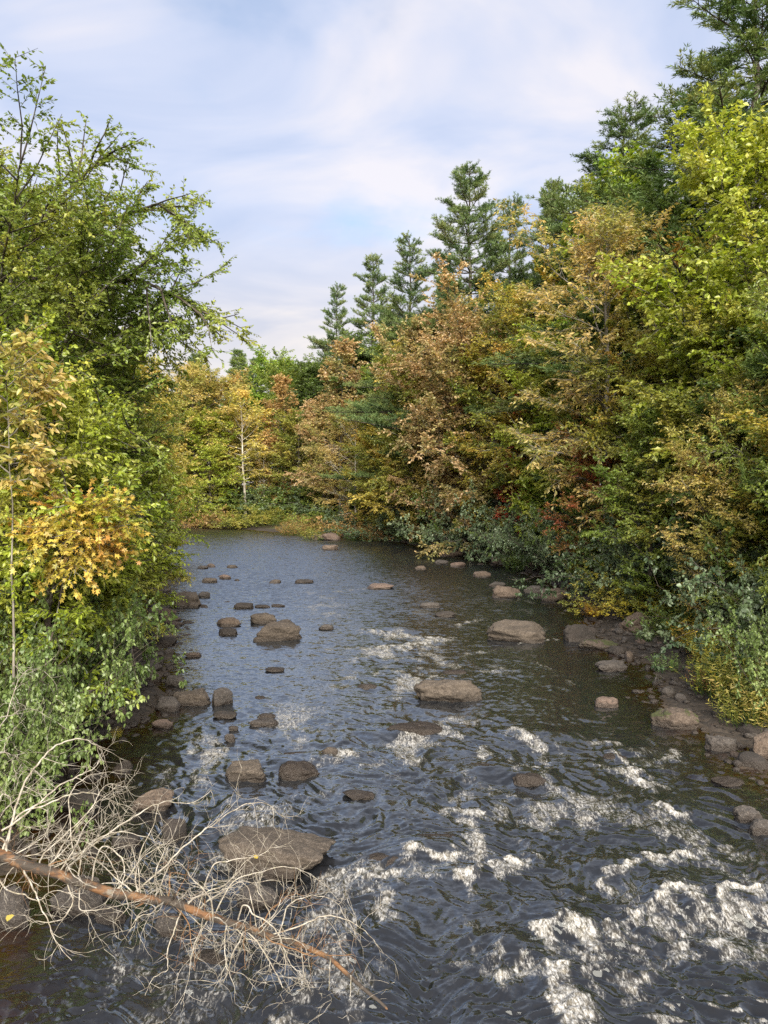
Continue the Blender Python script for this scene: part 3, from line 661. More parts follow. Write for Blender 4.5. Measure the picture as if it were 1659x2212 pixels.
def fern(name, seed, H=0.9, fronds=16):
    rng = np.random.RandomState(seed); T = Tubes(); lp, ld, lb, ll = [], [], [], []
    for i in range(fronds):
        a = i * 2.4; e = R(rng.uniform(45, 80)); d = np.array([math.cos(a) * math.cos(e), math.sin(a) * math.cos(e), math.sin(e)])
        b = bough(rng, np.zeros(3), d, H * rng.uniform(0.8, 1.2), 8, -0.9, 0.03); T.add(b, 0.004 * (1 - 0.7 * np.linspace(0, 1, 9)), 3); h = rng.rand()
        for k in range(26):
            s = 0.15 + 0.85 * k / 26; q, tg = polyat(b, s); sd_ = unit(np.cross(tg, UP)) * (1 if k % 2 else -1)
            lp.append(q); ld.append(sd_ + tg * 0.35 - UP * 0.1); lb.append(0.6 * h + 0.4 * rng.rand()); ll.append(0.16 * H * math.sin(math.pi * (0.2 + 0.8 * s)) ** 0.8 + 0.02)
    lp, ld, lb, ll = map(np.array, (lp, ld, lb, ll)); m = len(lp)
    return T.mesh(name + '_stalks'), leaf_mesh(name + '_fronds', lp, ld, UP + rng.normal(size=(m, 3)) * 0.2, ll, ll * 0.3, 'oval', lb, rng.rand(m)), m

PROTO = {}
def top_of(me):
    z = np.empty(len(me.vertices) * 3, np.float32); me.vertices.foreach_get('co', z); return float(np.percentile(z[2::3], 99.9))
def reg(key, res, H): PROTO[key] = (res[0], res[1], top_of(res[1]))
reg('mapleA', deciduous('mapleA', 1, 10, 3.0, 0.10, 50, 'egg'), 10)
reg('mapleB', deciduous('mapleB', 2, 10, 2.6, 0.14, 46, 'egg', lean=(0.5, 0.2), flat=0.9), 10)
reg('mapleC', deciduous('mapleC', 3, 10, 3.3, 0.08, 50, 'round', flat=1.0, droop=0.25), 10)
reg('slim', deciduous('slim', 4, 10, 2.0, 0.12, 46, 'cone'), 10)
reg('ashA', deciduous('ashA', 5, 10, 2.5, 0.2, 40, 'egg', L=.13, W=.05, droop=0.4, flat=0.6, dens=.9, cluster=1.25), 10)
reg('ashB', deciduous('ashB', 6, 10, 2.8, 0.12, 40, 'egg', L=.14, W=.055, droop=0.35, flat=0.7, dens=.85, cluster=1.3, lean=(-.6, 0)), 10)
reg('birch', deciduous('birch', 8, 10, 2.0, 0.28, 36, 'egg', per=6, dens=.8, trunk_r=0.1), 10)
reg('bare', deciduous('bare', 9, 10, 2.4, 0.2, 34, 'egg', per=1, dens=.75, thin=.6, trunk_r=0.09, el=(10, 68)), 10)
reg('pineA', pine('pineA', 11), 25)
reg('pineB', pine('pineB', 12, Rc=6.6, gap=0.75, irregular=0.6, nb=5), 25)
reg('pineC', pine('pineC', 13, Rc=4.4, gap=0.5, irregular=0.2, up=0.1), 25)
reg('softpine', pine('softpine', 14, H=8, Rc=2.4, base=0.04, gap=0.42, blade=.17), 8)
reg('shrubA', shrub('shrubA', 21), 2.4)
reg('shrubB', shrub('shrubB', 22, spread=1.6, stems=18), 2.4)
reg('shrubC', shrub('shrubC', 23, spread=0.9, stems=14, L=.07, W=.05), 2.4)
reg('herbA', herb('herbA', 31), .8)
reg('herbB', herb('herbB', 32, .8, 85, .5, .075, .012, 20), .8)
reg('fern', fern('fern', 33), .9)
def plant(key, pal, loc, H, label, cat, name, group=None, wide=1.0, rz=None, bark=None, parts=('trunk', 'crown')):
    w, l, h0 = PROTO[key]; s = H / h0
    o = thing(name, label, cat, loc, group)
    o.scale = (s * wide, s * wide, s); o.rotation_euler[2] = rz if rz is not None else random.uniform(0, 6.28)
    obj(parts[0], w, bark or BARK, o); obj(parts[1], l, MAT[pal], o)
    return o
random.seed(5)
def dry(px, dist, keep):   # walk away from the camera along the sight line until on land
    for _ in range(60):
        p = at_y(px, 1050, dist)
        if float(river_sd(p[:1], p[1:2])[0]) > keep: break
        dist += 0.5
    return dist
def tree(key, pal, px, dist, top, label, name='autumn_tree', wide=1.0, group=None, bark=None, cat='tree', rz=None, sink=0.15):
    dist = dry(px, dist, .3); p = at_y(px, 1050, dist); p[0] += 0.9 * (px > 1000) * (dist < 45) + 0.5 * (px > 1000) * (dist < 24); g = gz(p[0], dist) - sink
    H = at_y(px, top, dist)[2] - g
    return plant(key, pal, (p[0], dist, g), H, label, cat, name, group, wide, rz, bark)

# ------------------------------------------------------------------ trees of the right bank
tree('pineB', 'needle', 1570, 33, -60, 'tallest white pine, its tip cut off by the top right corner', 'pine_tree', 1.85)
tree('pineA', 'needle', 1338, 46, 236, 'dark bushy-topped pine rising behind the bright yellow-green maple', 'pine_tree', 1.6)
tree('pineB', 'needle', 1012, 55, 362, 'tall open pine with long layered limbs in the middle of the right treeline', 'pine_tree', 1.22, rz=1.0)
tree('pineA', 'needle', 1098, 57, 432, 'narrower pine standing just right of the tall open pine', 'pine_tree', 1.04)
tree('pineC', 'needle', 1188, 52, 395, 'dark pine mostly hidden behind the tall tan ash', 'pine_tree', .9)
tree('pineA', 'needle', 886, 64, 515, 'slender pine just left of the tall open pine', 'pine_tree', 1.16, rz=2.2)
tree('pineB', 'needle', 806, 82, 555, 'broad pine at the left end of the pine row', 'pine_tree', .95, rz=4.0)
tree('pineA', 'needle', 728, 92, 618, 'low-limbed pine half hidden at the far left of the pine row', 'pine_tree', .95)
tree('pineC', 'needle', 960, 72, 600, 'dark pine filling the gap between two taller pines', 'pine_tree', 1.0)
tree('mapleA', 'lime', 1530, 23, 200, 'big yellow-green maple at the upper right edge below the tallest pine', 'maple_tree', 1.0, rz=0.4)
tree('mapleC', 'lime', 1640, 20, 330, 'yellow-green maple leaning in from the right frame edge', 'maple_tree', .85)
tree('slim', 'fresh', 1330, 38, 330, 'bright light green tree with pointed top below the bushy pine', 'maple_tree', 1.15)
tree('slim', 'green', 1250, 42, 385, 'green pointed tree just behind the tall tan ash', 'maple_tree', 1.0)
tree('mapleB', 'deep', 1420, 34, 400, 'dark green tree between the light green tree and the big yellow-green maple', 'forest_tree', .9)
tree('ashA', 'tan', 1262, 27, 425, 'tall tan-orange ash with a pale grey trunk on the right bank', 'ash_tree', 1.0, bark=BARK_GREY)
tree('mapleC', 'olive', 1460, 26, 505, 'olive maple with orange-tinted top right of the tan ash', 'maple_tree', .95)
tree('mapleA', 'mixed', 1395, 29, 520, 'mixed green and orange maple behind the olive maple', 'maple_tree', .9)
tree('ashB', 'green', 1590, 17.5, 560, 'near green ash with drooping leaflets on the right bank', 'ash_tree', .78, rz=2.6)
tree('softpine', 'needle_light', 1600, 18, 560, 'soft blue-green young pine behind the near green ash', 'pine_tree', .9)
tree('ashB', 'orange', 1830, 12, 520, 'orange-leaved maple reaching in from the right edge', 'maple_tree', .55, rz=0.7)
tree('mapleC', 'pink', 1035, 47, 598, 'pinkish-brown maple below the tall open pine', 'maple_tree', 1.05)
tree('mapleA', 'pink', 945, 53, 655, 'faded pinkish-brown maple left of the larger pinkish one', 'maple_tree', .95)
tree('ashA', 'mixed', 1125, 41, 610, 'green and tan ash right of the pinkish-brown maple', 'ash_tree', 1.0)
tree('mapleB', 'lime', 1180, 33, 690, 'yellow-green maple beneath the tall tan ash', 'maple_tree', 1.05)
tree('mapleB', 'mixed', 1075, 37, 740, 'green maple with orange leaves in the middle of the right bank', 'maple_tree', 1.05)
tree('slim', 'yellow', 872, 60, 735, 'narrow bright yellow tree left of the pinkish-brown maples', 'maple_tree', 1.1)
tree('mapleA', 'olive', 935, 49, 760, 'olive-green maple under the faded pinkish-brown tree', 'maple_tree', 1.1)
tree('mapleC', 'olive', 860, 57, 850, 'low olive maple near the bend on the right bank', 'maple_tree', 1.1)
tree('mapleC', 'redmix', 1255, 26, 850, 'low maple streaked with red leaves on the right bank', 'maple_tree', 1.0, rz=1.9)
tree('mapleB', 'fresh', 1160, 30, 900, 'fresh green sapling left of the red-streaked maple', 'maple_sapling', 1.1)
tree('slim', 'red', 1094, 41, 850, 'small bright red maple among green leaves', 'maple_sapling', .9)
tree('slim', 'rust', 985, 43, 850, 'small dull red maple under the olive trees', 'maple_sapling', 1.0)
tree('ashB', 'gold', 1450, 18.8, 830, 'golden-green ash sapling overhanging the right shore', 'ash_sapling', .95, rz=4.2)
tree('ashB', 'olive', 1540, 19.5, 760, 'olive ash sapling behind the golden-green one', 'ash_sapling', .95)
tree('mapleB', 'green', 1310, 21, 840, 'green maple sapling with a few gold leaves right of the red-streaked maple', 'maple_sapling', 1.0)
tree('softpine', 'needle', 1640, 18.5, 900, 'dark young pine low on the right bank', 'pine_sapling', 1.05)
tree('softpine', 'needle', 1470, 21.5, 940, 'dark young pine behind the golden-green ash', 'pine_sapling', 1.05)
tree('ashA', 'yellow', 1735, 12.0, 1080, 'small yellow-leaved sapling at the right frame edge', 'maple_sapling', .75)
tree('mapleA', 'green', 1640, 15, 800, 'green sapling at the right edge behind the shrubs', 'maple_sapling', .8)
tree('ashA', 'gold', 1040, 40, 880, 'golden sapling in the middle of the right bank', 'ash_sapling', 1.0)
tree('mapleA', 'gold', 935, 50, 900, 'golden-olive low tree by the bend of the right bank', 'maple_sapling', 1.1)
# ------------------------------------------------------------------ trees round the bend
tree('slim', 'pink', 742, 76, 736, 'pinkish-brown pointed tree round the bend', 'maple_tree', 1.2)
tree('mapleB', 'pink', 700, 78, 860, 'lower pinkish tree left of the pointed pinkish-brown one', 'maple_tree', 1.1)
tree('slim', 'rust', 612, 86, 812, 'rust-orange cone-shaped tree on the far bank', 'maple_tree', 1.15)
tree('birch', 'yellow', 530, 84, 838, 'yellow birch with a pale forked trunk on the far bank', 'birch_tree', 1.35, bark=BARK_PALE)
tree('birch', 'gold', 570, 85, 930, 'slim golden birch right of the forked yellow one', 'birch_tree', 1.0, bark=BARK_PALE)
tree('mapleA', 'tan', 482, 90, 800, 'tan-orange tree behind the yellow birch', 'maple_tree', 1.15)
tree('ashA', 'gold', 420, 84, 775, 'golden ash at the far left of the bend', 'ash_tree', 1.25)
tree('mapleC', 'olive', 375, 82, 800, 'olive-green tree touching the left bank foliage', 'maple_tree', 1.1)
tree('mapleB', 'lime', 455, 82, 880, 'yellow-green tree on the far bank left of the yellow birch', 'maple_tree', 1.2)
tree('ashA', 'tan', 735, 71, 885, 'tan ash with bare pale limbs at the bend', 'ash_tree', 1.2)
tree('bare', 'tan', 768, 67, 905, 'nearly bare pale tree leaning at the bend', 'bare_tree', 1.25, bark=BARK_PALE)
tree('mapleB', 'olive', 645, 83, 880, 'olive tree right of the golden birch', 'maple_tree', 1.2)
tree('mapleC', 'olive', 690, 80, 960, 'low olive tree at the mouth of the side stream', 'maple_tree', 1.2)
tree('mapleC', 'mixed', 820, 66, 860, 'orange and green tree right of the nearly bare tree', 'maple_tree', 1.1)
tree('slim', 'gold', 830, 72, 815, 'golden-orange tree behind the nearly bare tree', 'maple_tree', 1.2)
tree('pineC', 'needle', 425, 108, 766, 'green spruce above the golden ash', 'spruce_tree', 1.3)
tree('pineC', 'needle_light', 516, 110, 757, 'light green pointed spruce on the skyline', 'spruce_tree', 1.3)
tree('pineC', 'needle', 553, 112, 775, 'dark spruce right of the light green pointed one', 'spruce_tree', 1.2)
tree('mapleA', 'fresh', 598, 105, 752, 'round bright green tree on the far skyline', 'maple_tree', 1.1)
tree('mapleC', 'green', 655, 100, 738, 'broad green tree left of the broad pine', 'forest_tree', 1.1)
tree('mapleB', 'deep', 690, 92, 775, 'dark green tree behind the pinkish-brown pointed one', 'forest_tree', 1.2)
tree('mapleA', 'deep', 800, 80, 720, 'dark green tree below the broad pine', 'forest_tree', 1.1)
tree('mapleB', 'green', 880, 72, 690, 'green tree below the slender pine', 'forest_tree', 1.1)
# ------------------------------------------------------------------ wood behind the front rows
random.seed(11)
for i, (px, d, top) in enumerate([(350, 100, 850), (395, 112, 850), (460, 118, 830), (580, 118, 850), (640, 112, 850), (720, 100, 830), (780, 95, 800), (850, 86, 760), (920, 78, 720), (980, 70, 690),
                                  (1040, 66, 640), (1110, 60, 600), (1170, 52, 620), (1230, 48, 560), (1290, 45, 520), (1360, 42, 480), (1440, 38, 460), (1520, 32, 480), (1600, 30, 440),
                                  (1690, 28, 420), (1480, 22, 640), (1580, 20, 620), (1340, 34, 620), (1250, 38, 660), (1660, 17, 700), (1000, 60, 760), (900, 66, 800), (760, 90, 900), (670, 98, 900), (520, 100, 880), (440, 98, 880)]):
    tree(('mapleA', 'mapleB', 'mapleC', 'slim')[i % 4], ('olive', 'deep', 'green', 'deep', 'mixed')[i % 5], px, d, top,
         'shaded green tree deep in the wood behind the front row', 'forest_tree', 1.15, 'trees in the wood behind the front row')

# ------------------------------------------------------------------ left bank
def hero(key, args, pal, px, dist, label, name, cat='tree', bark=None, rz=0.0):
    H = args['H']; res = deciduous(key, **args); PROTO[key] = (res[0], res[1], H)
    p = at_y(px, 1050, dist); return plant(key, pal, (p[0], dist, gz(p[0], dist) - 0.1), H, label, cat, name, None, 1.0, rz, bark)
def hl(px0, y0, pts):   # limb through photo points at given distance, relative to tree base
    return pts
b0 = at_y(-30, 1050, 15.0); g0 = gz(b0[0], 15.0) - 0.1
def lim(pts, r): return (np.array([at_y(a, b, 15.0 + k) - np.array([b0[0], 15.0, g0]) for a, b, k in pts]), r)
hero('elm', dict(seed=41, H=9.8, Rc=4.5, base=0.16, n1=84, el=(0, 42), prof='egg', shape='rhomb', L=.078, W=.045, per=12, droop=0.3, flat=0.6, trunk_r=0.24, lean=(0.6, 0), dens=1.15,
                 limbs=[lim([(20, 900, 0), (90, 745, -.2), (145, 680, -.4), (200, 612, -.5), (300, 603, -.6), (390, 645, -.5), (440, 690, -.4)], .08),
                        lim([(0, 700, 0), (40, 560, -.3), (110, 450, -.5), (190, 370, -.5), (235, 330, -.4)], .08),
                        lim([(20, 650, 0), (120, 560, .3), (230, 480, .4), (340, 440, .3), (400, 480, .2)], .07),
                        lim([(10, 760, 0), (150, 700, .4), (280, 680, .5), (390, 730, .3)], .06)]),
     'green', -30, 15.0, 'large green tree with dark limbs filling the upper left', 'deciduous_tree')
reg('leftA', deciduous('leftA', 42, 8, 2.4, 0.08, 46, 'egg', 'oval', .12, .07, 7, 0.5, 0.6), 8)
reg('leftB', deciduous('leftB', 43, 8, 2.2, 0.10, 42, 'egg', 'oval', .12, .055, 8, 0.4, 0.6, cluster=1.2), 8)
def ltree(*a, **k): return tree(*a, **k)
tree('leftA', 'lime', 140, 14.5, 760, 'yellow-green tree on the left bank above the orange maple', 'maple_tree', .95)
tree('leftA', 'lime', 225, 18.5, 690, 'bright yellow-green tree at the river edge of the left bank', 'maple_tree', .85, rz=2)
tree('leftB', 'yellow', 300, 25, 860, 'yellow ash leaning over the left shore', 'ash_tree', .9)
tree('leftB', 'lime', 290, 21, 930, 'lime low-branched tree overhanging the left shore', 'deciduous_tree', 1.0)
tree('leftB', 'lime', 100, 11.5, 790, 'lime ash with long leaflets left of the orange maple', 'ash_tree', .9)
tree('leftA', 'lime', 20, 12.5, 700, 'yellow-green tree at the left frame edge', 'deciduous_tree', .9)
hero('thin_ash', dict(seed=49, H=6.6, Rc=.75, base=0.72, n1=14, prof='round', shape='oval', L=.12, W=.05, per=6, droop=0.5, trunk_r=0.03, el=(0, 50)), 'tan', 22, 10.5, 'thin sapling with orange-brown leaflets at the left edge', 'ash_sapling', bark=BARK_GREY)
tree('leftB', 'mixed', 240, 22, 770, 'orange-tinged tree behind the bright yellow-green one on the left bank', 'ash_tree', .9)
tree('leftA', 'lime', 140, 13.8, 900, 'lime-green sapling behind the orange maple', 'maple_sapling', .95)
tree('mapleC', 'green', 120, 24, 500, 'green tree hidden behind the large left tree', 'forest_tree', .9)
tree('mapleA', 'deep', 60, 22, 450, 'dark tree behind the left frame edge foliage', 'forest_tree', 1.0)
tree('mapleB', 'mixed', 285, 34, 760, 'orange-green tree farther along the left bank', 'maple_tree', 1.0)
tree('mapleA', 'gold', 285, 48, 790, 'golden tree far along the left bank', 'maple_tree', 1.1)
tree('mapleC', 'deep', 240, 40, 800, 'dark green tree far along the left bank', 'forest_tree', 1.1)
# orange maple branch hanging over the shrubs
hero('sugar', dict(seed=47, H=4.55, Rc=.78, base=0.86, n1=24, prof='round', shape='maple', L=.078, W=.074, per=8, droop=0.35, flat=0.9, trunk_r=0.03, lean=(1.05, -.3), el=(-25, 10), dens=1.0, thin=.8),
     'orange', 55, 11.0, 'small orange maple glowing above the left bank shrubs', 'maple_sapling')

# ------------------------------------------------------------------ shrubs
random.seed(21)
def bush(px, dist, top, pal, label, group=None, key=None, wide=1.0, name='shrub', cat='shrub', sink=.05):
    p = at_y(px, 1050, dist); p[0] += 0.8 * (px > 1000) * (dist < 45) * (px < 1680); g = gz(p[0], dist) - sink; H = max(0.35, at_y(px, top, dist)[2] - g)
    return plant(key or random.choice(['shrubA', 'shrubB', 'shrubC']), pal, (p[0], dist, g), H, label, cat, name, group, wide, None, None, ('stems', 'foliage'))
GA = 'alder shrubs crowding the near left bank'
for px, d, top in [(-95, 9.6, 1330), (-55, 10.2, 1300), (-15, 10.6, 1270), (-35, 11.5, 1230), (5, 11.6, 1230), (60, 12.6, 1240), (110, 13.8, 1230), (95, 15, 1200), (145, 15.8, 1240),
                   (145, 17.5, 1190), (35, 13, 1190), (-45, 12.5, 1180), (55, 14.5, 1170), (-115, 11, 1200), (-5, 9.7, 1400), (-5, 10.4, 1420)]:
    bush(px, d, top, 'alder', 'grey-green alder shrub on the near left bank', GA, wide=random.uniform(.5, .62))
for px, d, top in [(230, 20, 1180), (237, 23, 1160), (242, 27, 1130), (237, 32, 1120), (230, 38, 1110), (232, 46, 1100), (242, 56, 1090)]:
    bush(px, d, top, 'fresh', 'green shrub along the receding left shore', 'shrubs along the receding left shore', wide=.5)
GR = 'dark shrubs massed along the right bank'
for px, d, top in [(968, 53, 1060), (1015, 49, 1050), (1062, 45, 1045), (1103, 42, 1050), (1145, 39, 1060), (1187, 36, 1070), (1234, 33, 1080), (1282, 30, 1090), (1329, 27.5, 1095), (1378, 25, 1110),
                   (1425, 23.5, 1120), (1473, 21.5, 1140), (1527, 20, 1130), (1590, 18.5, 1120), (1663, 17.5, 1120), (1728, 16, 1150), (1029, 52, 1010), (1121, 46, 1020), (1214, 40, 1030), (1309, 33, 1040),
                   (1394, 28, 1060), (1488, 24.5, 1060), (1604, 21, 1060), (1699, 19, 1050), (933, 56, 1080), (907, 60, 1075)]:
    bush(px, d, top, random.choice(['blue', 'blue', 'deep']), 'dark blue-green shrub in the mass along the right bank', GR, wide=.75)
bush(1610, 15.2, 1280, 'alder', 'round-leaved pale green shrub above the goldenrod on the right', wide=.65, key='shrubB')
bush(1545, 16.8, 1310, 'alder', 'small pale shrub left of the round-leaved one', wide=.7, key='shrubA')
bush(1690, 13.8, 1320, 'alder', 'pale green shrub at the right edge above the goldenrod', wide=.65, key='shrubA')
bush(1120, 40.5, 1110, 'blue', 'low blue-green shrub at the water edge by the pale boulder', wide=1.2, key='shrubC')
bush(1340, 24.2, 1225, 'rod', 'yellowing shrub behind the pointed boulder', wide=1.2, key='shrubC')
bush(1295, 25.5, 1215, 'olive', 'olive shrub left of the yellowing one', wide=1.2, key='shrubC')
# far bank shrubs
for px, d, top, pal, lb in [(555, 80, 1085, 'olive', 'round olive bush on the far bank below the birches'), (515, 80, 1090, 'olive', 'left lobe of the olive bush row on the far bank'), (600, 80, 1090, 'olive', 'right end bush of the olive row on the far bank'),
                            (462, 82, 1090, 'rust', 'rusty bush left of the olive row on the far bank'), (430, 81, 1095, 'rust', 'rusty bush nearest the left bank on the far shore'), (720, 72, 1085, 'green', 'green bush at the point of the bend'),
                            (765, 70, 1080, 'blue', 'blue-green bush right of the point'), (810, 66, 1085, 'rust', 'rust-tinged bush on the right bank by the bend'), (850, 62, 1085, 'blue', 'grey-green bush before the bend')]:
    bush(px, d, top, pal, lb, None, 'shrubB', 1.35)
for i, px in enumerate(range(380, 880, 26)):
    bush(px, 92 - 0.03 * (px - 380), 1030 + 12 * (i % 3), ('deep', 'blue', 'green')[i % 3], 'dark undergrowth bush under the far trees', 'undergrowth under the far trees', None, 1.4)
# herbs, ferns, goldenrod
def clump(key, pal, px, py, H, label, group=None, wide=1.0, name='herb_clump', cat='plant', z=None):
    p = at_z(px, py, 0.15 if z is None else z); g = gz(p[0], p[1]); p = at_z(px, py, g); g = gz(p[0], p[1])
    return plant(key, pal, (p[0], p[1], max(g, -.02) - .02), H, label, cat, name, group, wide, None, MAT['herb'], ('stems', 'foliage'))
random.seed(31)
clump('herbA', 'herb', 1440, 1452, .5, 'low bushy green plant on the right shore stones', wide=1.3)
clump('herbA', 'herb', 1392, 1388, .5, 'small green plant in front of the pointed boulder')
clump('fern', 'fern', 1262, 1222, 1.5, 'golden brown fern clump at the right water edge', None, 1.2, 'fern_clump', 'fern')
clump('fern', 'fern', 1280, 1340, .75, 'orange-brown fern left of the pointed boulder', None, 1.1, 'fern_clump', 'fern')
clump('fern', 'rod', 1440, 1330, 1.2, 'yellow-green fern behind the right shore stones', None, 1.2, 'fern_clump', 'fern')
clump('fern', 'rod', 1400, 1300, 1.2, 'yellow-green fern behind the pointed boulder', None, 1.2, 'fern_clump', 'fern')
clump('fern', 'olive', 1460, 1310, 1.2, 'olive fern at the foot of the right bank shrubs', None, 1.2, 'fern_clump', 'fern')
for px, py in [(1490, 1400), (1530, 1425), (1500, 1360), (1555, 1460), (1535, 1490)]:
    clump('herbB', 'rustherb', px, py, .6, 'rust-red herb clump among the right bank goldenrod', 'rust-red herbs on the right bank', 1.1)
for px, py in [(1560, 1400), (1600, 1420), (1640, 1400), (1590, 1470), (1630, 1490), (1655, 1450), (1600, 1530), (1645, 1545), (1570, 1440), (1620, 1380), (1520, 1380), (1480, 1370), (1670, 1520), (1575, 1500),
               (1545, 1400), (1460, 1350), (1345, 1300), (1310, 1290), (1375, 1310), (1410, 1320), (1500, 1400), (1530, 1400), (1610, 1445), (1560, 1480), (1615, 1505), (1650, 1420), (1590, 1385), (1545, 1365), (1660, 1570), (1620, 1560), (1325, 1275), (1360, 1285), (1690, 1480), (1700, 1540)]:
    clump(random.choice(['herbA', 'herbB']), random.choice(['rod', 'rod', 'straw', 'herb', 'rod', 'olive', 'straw']), px, py, random.uniform(.7, 1.1), 'yellow-green goldenrod clump on the right bank', 'goldenrod on the right bank', 1.25, 'goldenrod_clump')
for px, py in [(655, 1148), (700, 1150), (740, 1152), (640, 1140), (690, 1140), (770, 1158), (820, 1165), (480, 1140), (520, 1141), (560, 1141), (600, 1141), (440, 1139), (860, 1172), (900, 1180), (930, 1186)]:
    clump('herbB', random.choice(['straw', 'olive', 'herb']), px, py, 1.3, 'yellowing waterside grass clump at the bend', 'yellowing grasses at the bend', 2.2, 'grass_clump', 'grass', 0.3)
for px, py in [(680, 1143), (712, 1140), (790, 1150), (800, 1146), (632, 1134)]:
    clump('herbB', 'rustherb', px, py, 1.5, 'rust-red herb patch at the bend', 'rust-red herbs at the bend', 1.6, 'herb_clump', 'plant', 0.4)
for px, py in [(770, 1180), (470, 1146), (1130, 1232), (1180, 1225)]:
    clump('herbA', 'herb', px, py, 1.0, 'low green waterside plant near the bend', 'low green plants near the bend', 2.0, 'herb_clump', 'plant', 0.15)
for px, py in [(70, 1660), (40, 1620), (20, 1700), (100, 1600)]:
    clump('herbB', 'herb', px, py, .6, 'bright green herb by the fallen tree on the left bank', 'green herbs by the fallen tree', 1.1, z=.3)
clump('herbB', 'rod', 253, 1595, .25, 'tiny grass tuft standing in the left shallows', None, .6, 'grass_tuft', 'grass', 0)

# ------------------------------------------------------------------ boulders and stones
def rock_mesh(name, seed, w, d, h, p=2.5, cuts=5, sub=4, amp=0.10):
    rng = np.random.RandomState(seed); bm = bmesh.new(); bmesh.ops.create_icosphere(bm, subdivisions=sub, radius=1.0)
    V = np.array([v.co[:] for v in bm.verts]); F = np.array([[v.index for v in f.verts] for f in bm.faces]); bm.free()
    V /= (np.abs(V) ** p).sum(1)[:, None] ** (1 / p)
    V = V * (1 + 0.16 * perlin3(V * 1.1, seed)[:, None])
    for _ in range(cuts):
        n = unit(rng.normal(size=3) * np.array([1, 1, .6])); k = rng.uniform(0.68, 0.95); s = V @ n - k
        V = V - np.where(s > 0, s * 0.92, 0)[:, None] * n
    nn = unit(V); s = np.array([w, d, h * 1.5])
    V = V * (1 + amp * perlin3(V * 2.3, seed + 1)[:, None] + 0.5 * amp * perlin3(V * 5.1, seed + 2)[:, None] + 0.22 * amp * perlin3(V * 12, seed + 3)[:, None])
    V = V * (1 + 0.05 * (0.35 - np.abs(perlin3(V * 3.4, seed + 5)))[:, None] * (perlin3(V * .9, seed + 6)[:, None] > 0))
    V = V / np.abs(V).max(0) * s / 2; V[:, 2] += h * 0.25
    return mesh_np(name, V, [F], True)
def rock(px, py, wpx, hpx, kind, label, seed, p=2.5, yaw=0.0, cuts=5, amp=.1, name='boulder', group=None, dfac=.62, up=0.0, tilt=0):
    a = at_z(px, py, up)
    for _ in range(4):      # rocks on the bank stand on the bank
        up = max(up, 0.6 * up + 0.4 * gz(a[0], a[1])); a = at_z(px, py, up)
    dist = a[1] * math.cos(PITCH); w = wpx * dist / FD; ang = math.atan2(CAM_H - up, a[1])
    d = dfac * w; h = max(0.17 * w, 1.05 * (hpx * dist / FD - 0.62 * d * math.sin(ang)) / math.cos(ang))
    me = rock_mesh(name, seed, w * 1.04, d, h, p, cuts, 5 if wpx > 60 else 4, amp)
    o = obj(name, me, ROCK[kind], None, (a[0], a[1] + d * .45, up - 0.02)); o.rotation_euler = (R(tilt), 0, R(yaw))
    return tag(o, label, 'rock', group)
